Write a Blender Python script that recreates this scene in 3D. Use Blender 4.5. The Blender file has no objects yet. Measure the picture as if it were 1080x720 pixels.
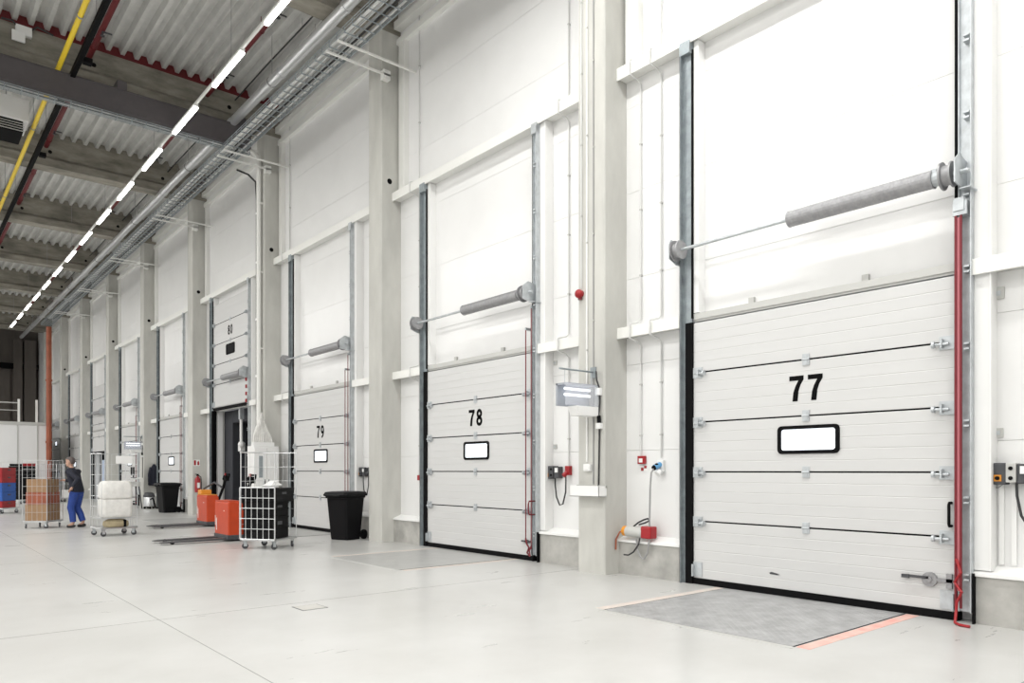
import bpy, bmesh, math, random
from mathutils import Vector, Matrix
random.seed(7)
sc = bpy.context.scene
COL = sc.collection
R = math.radians

# ------------------------------------------------------------------ materials
def mat(name, col, rough=0.5, metal=0.0, noise=0.0, nscale=4.0, bump=0.0, emit=None, spec=0.5, alpha=1.0, stretch=(1, 1, 1), col2=None, trans=0.0):
    m = bpy.data.materials.new(name)
    m.use_nodes = True
    nt = m.node_tree
    b = nt.nodes['Principled BSDF']
    b.inputs['Base Color'].default_value = (*col, 1)
    b.inputs['Roughness'].default_value = rough
    b.inputs['Metallic'].default_value = metal
    b.inputs['Specular IOR Level'].default_value = spec
    b.inputs['Alpha'].default_value = alpha
    b.inputs['Transmission Weight'].default_value = trans
    if emit:
        b.inputs['Emission Color'].default_value = (*emit[0], 1)
        b.inputs['Emission Strength'].default_value = emit[1]
    if noise or bump:
        tc = nt.nodes.new('ShaderNodeNewGeometry')
        mp = nt.nodes.new('ShaderNodeMapping')
        mp.inputs['Scale'].default_value = stretch
        nz = nt.nodes.new('ShaderNodeTexNoise')
        nz.inputs['Scale'].default_value = nscale
        nz.inputs['Detail'].default_value = 6
        nz.inputs['Roughness'].default_value = 0.6
        nt.links.new(tc.outputs['Position'], mp.inputs['Vector'])
        nt.links.new(mp.outputs['Vector'], nz.inputs['Vector'])
        if noise:
            cr = nt.nodes.new('ShaderNodeValToRGB')
            c2 = col2 or tuple(c * (1 - noise) for c in col)
            cr.color_ramp.elements[0].position = 0.32
            cr.color_ramp.elements[1].position = 0.68
            cr.color_ramp.elements[0].color = (*c2, 1)
            cr.color_ramp.elements[1].color = (*[min(1, c * (1 + noise * 0.3)) for c in col], 1)
            nt.links.new(nz.outputs['Fac'], cr.inputs['Fac'])
            nt.links.new(cr.outputs['Color'], b.inputs['Base Color'])
        if bump:
            bp = nt.nodes.new('ShaderNodeBump')
            bp.inputs['Strength'].default_value = bump
            bp.inputs['Distance'].default_value = 0.01
            nt.links.new(nz.outputs['Fac'], bp.inputs['Height'])
            nt.links.new(bp.outputs['Normal'], b.inputs['Normal'])
    return m

M = {}
M['wall'] = mat('white wall panel', (0.81, 0.81, 0.805), 0.28, noise=0.03, nscale=1.5)
M['trim'] = mat('cream painted steel', (0.83, 0.83, 0.80), 0.4)
M['concrete'] = mat('column concrete', (0.57, 0.565, 0.53), 0.72, noise=0.16, nscale=2.2, bump=0.15, stretch=(1, 1, 0.35))
M['plinth'] = mat('plinth concrete', (0.47, 0.462, 0.435), 0.8, noise=0.28, nscale=3.0, bump=0.15)
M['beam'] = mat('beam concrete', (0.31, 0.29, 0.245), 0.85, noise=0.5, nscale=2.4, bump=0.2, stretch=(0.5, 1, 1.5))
M['deck'] = mat('galvanised roof deck', (0.64, 0.64, 0.62), 0.5, 0.25, noise=0.12, nscale=3)
M['purple'] = mat('grey violet painted steel', (0.085, 0.076, 0.080), 0.6, noise=0.12, nscale=5)
M['redpaint'] = mat('dull red paint', (0.125, 0.009, 0.012), 0.55)
M['rust'] = mat('rust red pipe paint', (0.36, 0.10, 0.05), 0.5, noise=0.25, nscale=3)
M['yellow'] = mat('yellow pipe paint', (0.80, 0.58, 0.03), 0.4)
M['black'] = mat('black rubber', (0.006, 0.006, 0.0065), 0.75, spec=0.08)
M['blackplastic'] = mat('black plastic', (0.006, 0.006, 0.007), 0.5, spec=0.15)
M['darkgrey'] = mat('dark grey plastic', (0.06, 0.062, 0.068), 0.5)
M['galv'] = mat('galvanised steel', (0.56, 0.59, 0.61), 0.4, 0.5, noise=0.2, nscale=9)
M['galvdark'] = mat('dark galvanised steel', (0.33, 0.37, 0.39), 0.45, 0.35, noise=0.25, nscale=8)
M['spring'] = mat('oiled spring steel', (0.36, 0.36, 0.37), 0.5, 0.6, noise=0.15, nscale=20)
M['chrome'] = mat('zinc wire', (0.68, 0.69, 0.70), 0.32, 0.8)
M['duct'] = mat('spiral duct steel', (0.70, 0.71, 0.72), 0.35, 0.7)
M['door'] = mat('door panel white', (0.62, 0.62, 0.615), 0.42, noise=0.03, nscale=2, stretch=(1, 0.2, 3))
M['lampgrey'] = mat('lamp housing grey', (0.34, 0.36, 0.40), 0.5)
M['grey'] = mat('light grey trim', (0.52, 0.52, 0.50), 0.45)
M['ink'] = mat('black lettering', (0.006, 0.006, 0.006), 0.7, spec=0.05)
M['white'] = mat('white plastic', (0.85, 0.85, 0.84), 0.35)
M['sack'] = mat('white woven sack', (0.80, 0.79, 0.76), 0.7, noise=0.12, nscale=9, bump=0.3)
M['redrope'] = mat('dark red cord', (0.17, 0.010, 0.018), 0.45)
M['red'] = mat('bright red plastic', (0.34, 0.009, 0.014), 0.38)
M['blue'] = mat('blue plastic', (0.02, 0.10, 0.40), 0.4)
M['lightblue'] = mat('light blue socket plastic', (0.12, 0.35, 0.62), 0.4)
M['orange'] = mat('orange truck paint', (0.55, 0.055, 0.010), 0.38, noise=0.08, nscale=6)
M['amber'] = mat('amber truck paint', (0.75, 0.30, 0.03), 0.4)
M['forks'] = mat('worn fork steel', (0.10, 0.10, 0.105), 0.4, 0.5)
M['plate'] = mat('chequer plate', (0.46, 0.46, 0.465), 0.45, 0.3, noise=0.28, nscale=5)
M['plate2'] = mat('worn pale dock plate', (0.47, 0.47, 0.46), 0.4, 0.2, noise=0.1, nscale=4)
M['floormark'] = mat('worn red floor paint', (0.74, 0.31, 0.26), 0.5, noise=0.5, nscale=6, col2=(0.68, 0.56, 0.50))
M['cable'] = mat('dark cable', (0.03, 0.03, 0.032), 0.5)
M['greycable'] = mat('grey cable', (0.32, 0.32, 0.32), 0.5)
M['conduit'] = mat('pale conduit', (0.66, 0.66, 0.65), 0.4)
M['brownwall'] = mat('brown grey end wall', (0.115, 0.10, 0.088), 0.7, noise=0.15, nscale=1.2, stretch=(3, 3, 0.5))
M['officewall'] = mat('white partition', (0.82, 0.82, 0.82), 0.45)
M['pane'] = mat('frosted pane daylight glow', (0.92, 0.95, 1.0), 0.1, emit=((0.86, 0.93, 1.0), 1.0))  # door window pane, emission stands in for daylight from outside
M['tube'] = mat('lamp diffuser', (1, 1, 1), 0.4, emit=((1.0, 0.985, 0.94), 14.0))
M['dtube'] = mat('dock lamp tube', (1, 1, 1), 0.4, emit=((0.93, 0.96, 1.0), 1.5))
M['lens'] = mat('clear lamp cover', (0.9, 0.93, 1.0), 0.08, alpha=0.25)
M['cardboard'] = mat('cardboard', (0.36, 0.22, 0.12), 0.8, noise=0.12, nscale=8)
M['tan'] = mat('tan sack', (0.42, 0.35, 0.22), 0.8, noise=0.2, nscale=14)
M['skin'] = mat('skin', (0.52, 0.31, 0.23), 0.5)
M['hair'] = mat('grey brown hair', (0.11, 0.09, 0.085), 0.7)
M['jacket'] = mat('dark navy jacket cloth', (0.012, 0.014, 0.028), 0.8, noise=0.2, nscale=25)
M['trousers'] = mat('blue work trousers cloth', (0.018, 0.055, 0.27), 0.75, noise=0.2, nscale=25)
M['shoe'] = mat('black shoe leather', (0.014, 0.013, 0.013), 0.45)
M['truckin'] = mat('dark trailer lining', (0.018, 0.018, 0.02), 0.8, spec=0.1)
M['pad'] = mat('dock shelter pad', (0.05, 0.052, 0.06), 0.75, spec=0.2)
M['paleblue'] = mat('pale blue tarpaulin', (0.52, 0.60, 0.75), 0.6)

def floor_material():
    m = bpy.data.materials.new('polished concrete floor'); m.use_nodes = True
    nt = m.node_tree; b = nt.nodes['Principled BSDF']; L = nt.links.new
    N = nt.nodes.new
    geo = N('ShaderNodeNewGeometry')
    n1 = N('ShaderNodeTexNoise'); n1.inputs['Scale'].default_value = 0.55; n1.inputs['Detail'].default_value = 8; n1.inputs['Roughness'].default_value = 0.62
    mp = N('ShaderNodeMapping'); mp.inputs['Scale'].default_value = (0.5, 2.2, 1); mp.inputs['Rotation'].default_value = (0, 0, R(-38))
    n2 = N('ShaderNodeTexNoise'); n2.inputs['Scale'].default_value = 1.6; n2.inputs['Detail'].default_value = 7; n2.inputs['Roughness'].default_value = 0.65
    L(geo.outputs['Position'], n1.inputs['Vector']); L(geo.outputs['Position'], mp.inputs['Vector']); L(mp.outputs['Vector'], n2.inputs['Vector'])
    c1 = N('ShaderNodeValToRGB')
    c1.color_ramp.elements[0].position = 0.3; c1.color_ramp.elements[0].color = (0.50, 0.496, 0.478, 1)
    c1.color_ramp.elements[1].position = 0.68; c1.color_ramp.elements[1].color = (0.60, 0.598, 0.585, 1)
    L(n1.outputs['Fac'], c1.inputs['Fac'])
    c2 = N('ShaderNodeValToRGB')
    c2.color_ramp.elements[0].position = 0.3; c2.color_ramp.elements[0].color = (0.965, 0.965, 0.965, 1)
    c2.color_ramp.elements[1].position = 0.6; c2.color_ramp.elements[1].color = (1, 1, 1, 1)
    L(n2.outputs['Fac'], c2.inputs['Fac'])
    mx = N('ShaderNodeMix'); mx.data_type = 'RGBA'; mx.blend_type = 'MULTIPLY'; mx.inputs[0].default_value = 1
    L(c1.outputs['Color'], mx.inputs[6]); L(c2.outputs['Color'], mx.inputs[7])
    L(mx.outputs[2], b.inputs['Base Color'])
    rr = N('ShaderNodeMapRange'); rr.inputs[1].default_value = 0.3; rr.inputs[2].default_value = 0.7; rr.inputs[3].default_value = 0.27; rr.inputs[4].default_value = 0.31
    L(n2.outputs['Fac'], rr.inputs[0]); L(rr.outputs[0], b.inputs['Roughness'])
    b.inputs['Specular IOR Level'].default_value = 0.5
    return m
M['floor'] = floor_material()

# ------------------------------------------------------------------ mesh builder
class MB:
    def __init__(s): s.v = []; s.f = []
    def add(s, vs, fs):
        o = len(s.v); s.v += [tuple(p) for p in vs]; s.f += [tuple(i + o for i in f) for f in fs]; return s
    def box(s, x0, x1, y0, y1, z0, z1):
        vs = [(x, y, z) for z in (z0, z1) for y in (y0, y1) for x in (x0, x1)]
        return s.add(vs, [(0, 2, 3, 1), (4, 5, 7, 6), (0, 1, 5, 4), (2, 6, 7, 3), (0, 4, 6, 2), (1, 3, 7, 5)])
    def cyl(s, p0, p1, r, n=10, r2=None, cap=True):
        p0 = Vector(p0); p1 = Vector(p1); r2 = r if r2 is None else r2
        d = (p1 - p0).normalized()
        a = d.orthogonal().normalized(); b = d.cross(a)
        vs = []
        for p, q in ((p0, r), (p1, r2)):
            for i in range(n):
                t = 2 * math.pi * i / n
                vs.append(p + a * math.cos(t) * q + b * math.sin(t) * q)
        fs = [(i, (i + 1) % n, n + (i + 1) % n, n + i) for i in range(n)]
        if cap: fs += [tuple(range(n))[::-1], tuple(range(n, 2 * n))]
        return s.add(vs, fs)
    def tube(s, pts, r, n=8, cap=True):
        pts = [Vector(p) for p in pts]; k = len(pts); vs = []; a = None
        for i, p in enumerate(pts):
            d = (pts[min(i + 1, k - 1)] - pts[max(i - 1, 0)]).normalized()
            a = d.orthogonal().normalized() if a is None else (a - d * a.dot(d)).normalized()
            b = d.cross(a)
            for j in range(n):
                t = 2 * math.pi * j / n
                vs.append(p + (a * math.cos(t) + b * math.sin(t)) * r)
        fs = [(i * n + j, i * n + (j + 1) % n, (i + 1) * n + (j + 1) % n, (i + 1) * n + j) for i in range(k - 1) for j in range(n)]
        if cap: fs += [tuple(range(n))[::-1], tuple(range((k - 1) * n, k * n))]
        return s.add(vs, fs)
    def prism(s, poly, axis, a, b):
        # poly of 2D points in the two other axes (in x,y,z order), extruded along axis from a to b
        n = len(poly)
        def pt(q, t):
            q = list(q); q.insert({'x': 0, 'y': 1, 'z': 2}[axis], t); return q
        vs = [pt(q, a) for q in poly] + [pt(q, b) for q in poly]
        fs = [(i, (i + 1) % n, n + (i + 1) % n, n + i) for i in range(n)] + [tuple(range(n))[::-1], tuple(range(n, 2 * n))]
        return s.add(vs, fs)
    def loft(s, rings, cap=True):
        n = len(rings[0]); vs = [p for r in rings for p in r]
        fs = [(i * n + j, i * n + (j + 1) % n, (i + 1) * n + (j + 1) % n, (i + 1) * n + j) for i in range(len(rings) - 1) for j in range(n)]
        if cap: fs += [tuple(range(n))[::-1], tuple(range((len(rings) - 1) * n, len(rings) * n))]
        return s.add(vs, fs)
    def lathe(s, prof, c, axis='z', n=16):
        rings = []
        for r, h in prof:
            ring = []
            for i in range(n):
                t = 2 * math.pi * i / n; p, q = r * math.cos(t), r * math.sin(t)
                ring.append({'z': (c[0] + p, c[1] + q, c[2] + h), 'y': (c[0] + p, c[1] + h, c[2] + q), 'x': (c[0] + h, c[1] + p, c[2] + q)}[axis])
            rings.append(ring)
        return s.loft(rings)
    def ball(s, c, rx, ry=None, rz=None, n=12, m=8):
        ry = ry or rx; rz = rz or rx
        rings = [[(c[0] + rx * math.sin(p) * math.cos(2 * math.pi * i / n), c[1] + ry * math.sin(p) * math.sin(2 * math.pi * i / n), c[2] + rz * math.cos(p)) for i in range(n)]
                 for p in [math.pi * max(0.02, min(0.98, j / m)) for j in range(m + 1)]]
        return s.loft(rings)
    def mesh(s, name):
        me = bpy.data.meshes.new(name); me.from_pydata(s.v, [], s.f); me.update()
        bm = bmesh.new(); bm.from_mesh(me); bmesh.ops.recalc_face_normals(bm, faces=bm.faces); bm.to_mesh(me); bm.free()
        return me

def link(name, me, m, parent=None, bevel=0.0, smooth=False):
    if m is not None and not me.materials: me.materials.append(m)
    o = bpy.data.objects.new(name, me); COL.objects.link(o)
    if parent is not None: o.parent = parent
    if smooth:
        for p in me.polygons: p.use_smooth = True
        try: me.set_sharp_from_angle(angle=R(42))
        except Exception: pass
    if bevel:
        b = o.modifiers.new('edge', 'BEVEL'); b.width = bevel; b.segments = 2; b.limit_method = 'ANGLE'; b.angle_limit = R(40)
    return o
def ob(name, mb, m, parent=None, bevel=0.0, smooth=False):
    return link(name, mb.mesh(name), m, parent, bevel, smooth)
CACHE = {}
def cob(key, name, fn, m, parent=None, bevel=0.0, smooth=False, loc=(0, 0, 0), rz=0):
    if key not in CACHE: CACHE[key] = fn().mesh(name)
    o = link(name, CACHE[key], m, parent, bevel, smooth); o.location = loc; o.rotation_euler.z = rz
    return o
def tag(o, label, cat, group=None, kind=None):
    if label: o['label'] = label
    if cat: o['category'] = cat
    if group: o['group'] = group
    if kind: o['kind'] = kind
    return o
def thing(name, label, cat, loc=(0, 0, 0), rz=0, group=None, kind=None):
    o = bpy.data.objects.new(name, None); COL.objects.link(o)
    o.empty_display_size = 0.1; o.location = loc; o.rotation_euler = (0, 0, rz)
    return tag(o, label, cat, group, kind)
def copy_tree(o, parent=None):
    c = o.copy(); COL.objects.link(c)
    if parent is not None: c.parent = parent
    for ch in o.children: copy_tree(ch, c)
    return c
def struct(name, mb, m, label=None, cat=None, bevel=0.0, group=None):
    o = ob(name, mb, m, None, bevel); tag(o, label, cat, group, 'structure'); return o
ORD = ['first', 'second', 'third', 'fourth', 'fifth', 'sixth', 'seventh', 'eighth', 'ninth', 'tenth', 'eleventh', 'twelfth', 'thirteenth', 'fourteenth', 'fifteenth', 'sixteenth', 'seventeenth', 'eighteenth', 'nineteenth', 'twentieth']
# ------------------------------------------------------------------ setting
YN, YF = -6.0, 61.0
XW, XD, XP = 7.92, 7.78, 7.47
PK = lambda k: 6.92 + 6.0 * k
DC = lambda i: 4.18 + 6.05 * i
HW = 1.5
NMF = ['the nearest door 77', 'the second door 78', 'the third door 79', 'the open dock 80']

struct('floor', MB().box(-14.5, 8.3, YN, YF + 0.3, -0.2, 0.0), M['floor'], 'pale polished concrete floor of the loading hall', 'floor')
jn = MB()
for k in range(-2, 10): jn.box(-14, 7.7, 7.6 + 6 * k - 0.004, 7.6 + 6 * k + 0.004, -0.01, 0.0012)
for x in (1.97, -4.03, -10.03): jn.box(x - 0.004, x + 0.004, YN, YF, -0.01, 0.0012)
struct('floor_joint', jn, mat('joint sealant', (0.28, 0.28, 0.27), 0.7), 'thin grey expansion joints in the pale concrete floor', 'floor joint')

w = MB()
rows = [0.0, 0.5, 1.71, 2.9, 4.1, 5.3, 6.49, 7.68, 8.87, 10.06, 11.3]
def wallpiece(y0, y1, z0, z1):
    if y1 - y0 > 0.02 and z1 - z0 > 0.02: w.box(XW, XW + 0.14, y0 + 0.0015, y1 - 0.0015, z0 + 0.0018, z1 - 0.0018)
for b in range(-2, 10):
    y0 = PK(b - 1); y1 = PK(b)
    if b == -2: y0 = YN
    y1 = min(y1, YF)
    for z0, z1 in zip(rows[:-1], rows[1:]):
        if 0 <= b <= 8:
            o0, o1 = DC(b) - HW + 0.02, DC(b) + HW - 0.02
            if z0 < 3.28:
                zt = min(z1, 3.28)
                wallpiece(y0, o0, z0, zt); wallpiece(o1, y1, z0, zt)
                if z1 > 3.28: wallpiece(y0, y1, 3.28, z1)
            else: wallpiece(y0, y1, z0, z1)
        else: wallpiece(y0, y1, z0, z1)
struct('wall_right', w, M['wall'], 'white insulated panel wall holding the row of dock doors', 'wall')
back = MB()
for b in range(0, 9):   # outer cladding behind the panel joints
    y0 = PK(b - 1); y1 = PK(b); o0, o1 = DC(b) - HW, DC(b) + HW
    back.box(XW + 0.145, XW + 0.2, y0, o0, 0, 11.3); back.box(XW + 0.145, XW + 0.2, o1, y1, 0, 11.3); back.box(XW + 0.145, XW + 0.2, o0, o1, 3.3, 11.3)
back.box(XW + 0.145, XW + 0.2, YN, PK(-1), 0, 11.3); back.box(XW + 0.145, XW + 0.2, PK(8), YF, 0, 11.3)
struct('wall_right_cladding', back, M['grey'], 'grey outer cladding behind the white wall panels', 'wall')

names = {-1: 'concrete column nearest the camera, beyond the picture edge', 0: 'pale concrete column between doors 77 and 78', 1: 'concrete column between doors 78 and 79, behind the wheelie bin',
         2: 'concrete column between door 79 and open door 80, with pale downpipe', 3: 'concrete column carrying the red fire extinguisher',
         4: 'concrete column beside the hanging black jacket', 5: 'concrete column right of the partly raised far door', 6: 'concrete column left of the partly raised far door',
         7: 'second concrete column from the far end of the dock wall', 8: 'farthest concrete column of the dock wall, behind the rust red pipe'}
for k in range(-1, 9):
    c = MB(); ya, yb = PK(k), PK(k) + 0.51; ch = 0.018
    c.prism([(XP + ch, ya), (7.95, ya), (7.95, yb), (XP + ch, yb), (XP, yb - ch), (XP, ya + ch)], 'z', 0, 10.2)
    co = struct('concrete_column', c, M['concrete'], names[k], 'column', group='columns along the dock wall')
    if k >= 1:
        h = MB().cyl((7.66, ya - 0.004, 7.22), (7.66, ya + 0.05, 7.22), 0.055, 14)
        ob('lifting_hole', h, M['black'], co)

# plinths with white sill, girts, jamb posts, corner flashing
sill, plin, girt, post, flash, ledge = MB(), MB(), MB(), MB(), MB(), MB()
tn = 0
for b in range(0, 9):
    y0, y1 = PK(b - 1) + 0.51, PK(b); o0, o1 = DC(b) - HW - 0.18, DC(b) + HW + 0.18
    for (a, c) in ((y0, o0 + 0.02), (o1, y1)):
        if c - a < 0.02: continue
        p = MB().box(XD - 0.02, XW + 0.1, a, c, 0, 0.445)
        struct('concrete_plinth', p, M['plinth'], 'grey concrete plinth %s %s' % ('right of' if a == y0 else 'left of', NMF[b] if b < 4 else 'the %s door beyond door 80' % ORD[b - 4]), 'plinth', group='plinths along the dock wall')
        s = MB().prism([(XD - 0.045, 0.445), (XW + 0.05, 0.445), (XW + 0.05, 0.56), (XD - 0.03, 0.475), (XD - 0.045, 0.475)], 'y', a, c)
        tn += 1; struct('trim_%d' % tn, s, M['white'], 'white sloping sill flashing on a concrete plinth, %s' % ('%s of %s' % ('right' if a == y0 else 'left', NMF[b]) if b < 4 else '%s of the %s door beyond door 80' % ('right' if a == y0 else 'left', ORD[b - 4])), 'sill', group='sill flashings')
        # lower girt
        g = MB().box(7.7345, XW, a, c, 3.28, 3.39)
        g.box(7.72, 7.735, a, c, 3.25, 3.40)
        tn += 1; struct('trim_%d' % tn, g, M['trim'], 'short cream steel girt at lintel height %s' % ('%s of %s' % ('right' if a == y0 else 'left', NMF[b]) if b < 4 else '%s of the %s door beyond door 80' % ('right' if a == y0 else 'left', ORD[b - 4])), 'girt', 0.004, group='lintel height girts')
    g = MB().box(7.735, XW + 0.002, y0, y1, 6.86, 6.985)
    g.box(7.715, 7.735, y0, y1, 6.83, 7.0)
    tn += 1; struct('trim_%d' % tn, g, M['trim'], 'long cream steel girt high on the wall above %s' % (NMF[b] if b < 4 else 'the %s door beyond door 80' % ORD[b - 4]), 'girt', 0.004, group='high girts')
    p = MB().box(XD - 0.005, XW, o0 - 0.13, o0 + 0.02, 0.5, 6.86); p.box(XD - 0.03, XD - 0.005, o0 - 0.13, o0 - 0.115, 0.5, 6.86)
    tn += 1; struct('trim_%d' % tn, p, M['white'], 'white full height jamb post right of %s' % (NMF[b] if b < 4 else 'the %s door beyond door 80' % ORD[b - 4]), 'post', 0.004, group='white jamb posts')
    f = MB()
    f.box(7.84, XW, y1 - 0.30, y1 - 0.05, 7.0, 10.0); f.box(7.81, 7.84, y1 - 0.30, y1 - 0.27, 7.0, 10.0); f.box(7.84, XW, y0 + 0.02, y0 + 0.14, 7.0, 10.0)
    f.box(7.82, XW, y0, y1, 10.0, 10.12); f.box(7.76, XW, y0, y1, 10.3, 10.45)
    tn += 1; struct('trim_%d' % tn, f, M['trim'], 'pale frame flashing around the top wall panel above %s' % (NMF[b] if b < 4 else 'the %s door beyond door 80' % ORD[b - 4]), 'flashing', group='top panel flashings')

# roof: corrugated deck, concrete beams
d = MB(); x = -14.2; prof = []
while x < 8.25:
    prof += [(x, 11.1), (x + 0.085, 11.1), (x + 0.13, 11.24), (x + 0.255, 11.24)]; x += 0.30
n = len(prof); vs = [(p[0], YN, p[1]) for p in prof] + [(p[0], YF, p[1]) for p in prof]
d.add(vs, [(i, i + 1, n + i + 1, n + i) for i in range(n - 1)])
d.box(-14.4, 8.3, YN, YF, 11.3, 11.4)
struct('ceiling', d, M['deck'], 'grey corrugated steel roof deck', 'ceiling')
bnames = {1: 'concrete roof beam nearest the camera, beyond the picture edge', 2: 'concrete roof beam with red rib closures, in front of all others', 3: 'second concrete roof beam, just behind the grey violet steel beam', 4: 'third concrete roof beam from the near end',
          5: 'fourth concrete roof beam from the near end', 6: 'fifth concrete roof beam from the near end', 7: 'sixth concrete roof beam from the near end', 8: 'farthest concrete roof beam'}
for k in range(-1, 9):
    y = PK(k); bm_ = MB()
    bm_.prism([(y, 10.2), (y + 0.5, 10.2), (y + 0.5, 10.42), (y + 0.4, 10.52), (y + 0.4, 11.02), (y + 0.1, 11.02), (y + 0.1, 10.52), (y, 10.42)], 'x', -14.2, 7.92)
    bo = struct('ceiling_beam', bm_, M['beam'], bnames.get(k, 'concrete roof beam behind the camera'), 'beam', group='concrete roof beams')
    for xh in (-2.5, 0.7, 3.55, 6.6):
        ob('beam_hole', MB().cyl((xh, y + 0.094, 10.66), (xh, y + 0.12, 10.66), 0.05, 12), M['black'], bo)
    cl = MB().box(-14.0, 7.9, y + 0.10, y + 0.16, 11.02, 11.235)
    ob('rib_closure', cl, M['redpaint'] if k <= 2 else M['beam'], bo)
st = MB().box(-14, 6.92, 18.38, 18.62, 9.49, 9.52); st.box(-14, 6.92, 18.38, 18.62, 9.98, 10.0); st.box(6.90, 6.92, 18.38, 18.62, 9.5, 10.0)
for xx in (-12, -8, -4, 0.2, 3.9, 6.6): st.box(xx, xx + 0.2, 18.40, 19.1, 10.0, 10.2)
st.box(-14, 6.9, 18.40, 18.60, 9.52, 9.98)
struct('steel_beam', st, M['purple'], 'grey violet steel beam crossing under the concrete roof beam', 'beam')

# end wall, hidden walls
e = MB().box(-14.4, 8.2, YF, YF + 0.3, 0, 11.3)
struct('wall_back', e, M['brownwall'], 'dim brown grey wall at the far end of the hall', 'wall')
pr = MB()
pr.box(-6.0, 6.3, YF - 0.12, YF, 3.6, 8.35)
struct('wall_back_panel', pr, M['brownwall'], 'brown grey panel on the far wall above the white partition', 'wall')
for xa, xb, lab in ((6.45, 6.95, 'dark narrow column on the far wall beside the brown panel'), (7.05, 7.75, 'broad dark column in the far corner')):
    c = MB().box(xa, xb, YF - 0.6, YF, 0, 10.4); struct('wall_column', c, M['brownwall'], lab, 'column', 0.02)
hb = MB().box(-14, 7.9, YF - 0.5, YF - 0.1, 8.4, 8.75); struct('wall_beam', hb, M['black'], 'dark horizontal beam on the far wall under the roof', 'beam')
struct('wall_left', MB().box(-14.6, -14.4, YN, YF, 0, 11.3), M['wall'], 'white wall on the far side of the hall, out of the picture', 'wall')
struct('wall_front', MB().box(-14.4, 8.2, YN - 0.2, YN, 0, 11.3), M['wall'], 'white wall behind the camera', 'wall')

# white partition room with railing
of = thing('partition_room', 'low white partition room with a railing on its roof', 'room', (0, 46.6, 0))
ob('wall_panels', MB().box(-4, 6.55, 0, 7, 0, 3.95), M['officewall'], of)
rim = MB().box(-4.03, 6.6, -0.04, 0.0, 3.83, 4.0); ob('roof_edge', rim, M['grey'], of)
for xx in (3.6, 5.14, 6.03): ob('cover_strip', MB().box(xx - 0.03, xx + 0.03, -0.03, 0, 0, 3.83), M['grey'], of)
for xx in (2.2, 3.7, 5.2, 6.0): ob('railing_post', MB().box(xx - 0.05, xx + 0.05, 0.0, 0.1, 3.95, 5.2), M['trim'], of)
ob('handrail', MB().cyl((-1, 0.05, 5.0), (5.2, 0.05, 5.0), 0.03, 8).cyl((-1, 0.05, 4.6), (5.2, 0.05, 4.6), 0.02, 8), M['grey'], of)
rp = thing('rust_red_pipe', 'thick rust red vertical pipe beside the white partition room', 'pipe', (6.5, 46.2, 0))
ob('pipe', MB().cyl((0, 0, 0), (0, 0, 9.1), 0.13, 14), M['rust'], rp, smooth=True)
for z in (2.9, 6.2): ob('clamp', MB().cyl((0, 0, z), (0, 0, z + 0.1), 0.16, 14).box(-0.05, 0.05, 0.1, 0.40, z, z + 0.1), M['rust'], rp)
ob('bracket', MB().box(-0.05, 0.05, 0.05, 0.41, 3.7, 3.8), M['rust'], rp)

# ------------------------------------------------------------------ roof services
LX, LZ = 5.07, 9.35
tr = thing('lighting_trunking', 'thin pale trunking rail that carries the row of ceiling strip lamps', 'trunking', (LX, 0, LZ))
ob('rail', MB().box(-0.022, 0.022, 8.0, 49.6, 0.0, 0.05), M['trim'], tr)
for y in [9 + 5.5 * i for i in range(8)]: ob('hanger', MB().cyl((0, y, 0.06), (0, y, 1.75), 0.006, 5), M['greycable'], tr)
lamp = None
for i in range(14):
    y = 11.95 + 2.75 * i
    lab = 'lit white ceiling strip lamp, %s from the near end of the row' % ORD[i] if i < 13 else 'lit white ceiling strip lamp at the far end of the row'
    if lamp is None:
        lamp = thing('strip_lamp', lab, 'lamp', (LX, y, LZ), group='ceiling strip lamps in one row')
        ob('lamp_housing', MB().prism([(-0.045, 0.002), (0.045, 0.002), (0.03, -0.05), (-0.03, -0.05)], 'y', -0.82, 0.82), M['white'], lamp)
        ob('diffuser', MB().prism([(-0.042, -0.05), (0.042, -0.05), (0.036, -0.09), (-0.036, -0.09)], 'y', -0.8, 0.8), M['tube'], lamp)
    else:
        c = copy_tree(lamp); c.location.y = y; c['label'] = lab

def pipe_thing(name, label, cat, x, z, y0, y1, r, m, hang=(), n=14, clamp=None, bands=()):
    t = thing(name, label, cat, (x, 0, z))
    ob('pipe', MB().cyl((0, y0, 0), (0, y1, 0), r, n), m, t, smooth=True)
    for y in hang: ob('hanger', MB().cyl((0, y, r), (0, y, 11.1 - z), 0.008, 5).cyl((0, y - 0.02, 0), (0, y + 0.02, 0), r + 0.012, n), clamp or M['greycable'], t)
    for y in bands: ob('collar', MB().cyl((0, y - 0.05, 0), (0, y + 0.05, 0), r + 0.012, n), m, t)
    return t
hy = [10.0 + 3.0 * i for i in range(14)]
pipe_thing('yellow_gas_pipe', 'bright yellow pipe running along under the roof', 'pipe', 2.76, 10.05, 6, 58, 0.05, M['yellow'], [16 + 6 * i for i in range(7)])
pipe_thing('air_duct', 'round silver air duct running along beside the cable tray', 'duct', 6.49, 10.05, 7, 57, 0.105, M['duct'], [10 + 6 * i for i in range(8)], 18, bands=[9.5 + 3 * i for i in range(15)])
bb = thing('busbar', 'black busbar trunking beside the yellow pipe', 'busbar', (3.03, 0, 10.0))
ob('trunk', MB().box(-0.045, 0.045, 6, 58, -0.05, 0.07), M['black'], bb)
for y in [16 + 6 * i for i in range(7)]: ob('hanger', MB().cyl((0, y, 0.07), (0, y, 1.1), 0.008, 5), M['greycable'], bb)
for y in (17.6, 23.6): ob('tap_off_box', MB().box(0.06, 0.22, y - 0.08, y + 0.08, -0.05, 0.05), M['black'], bb)
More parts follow.
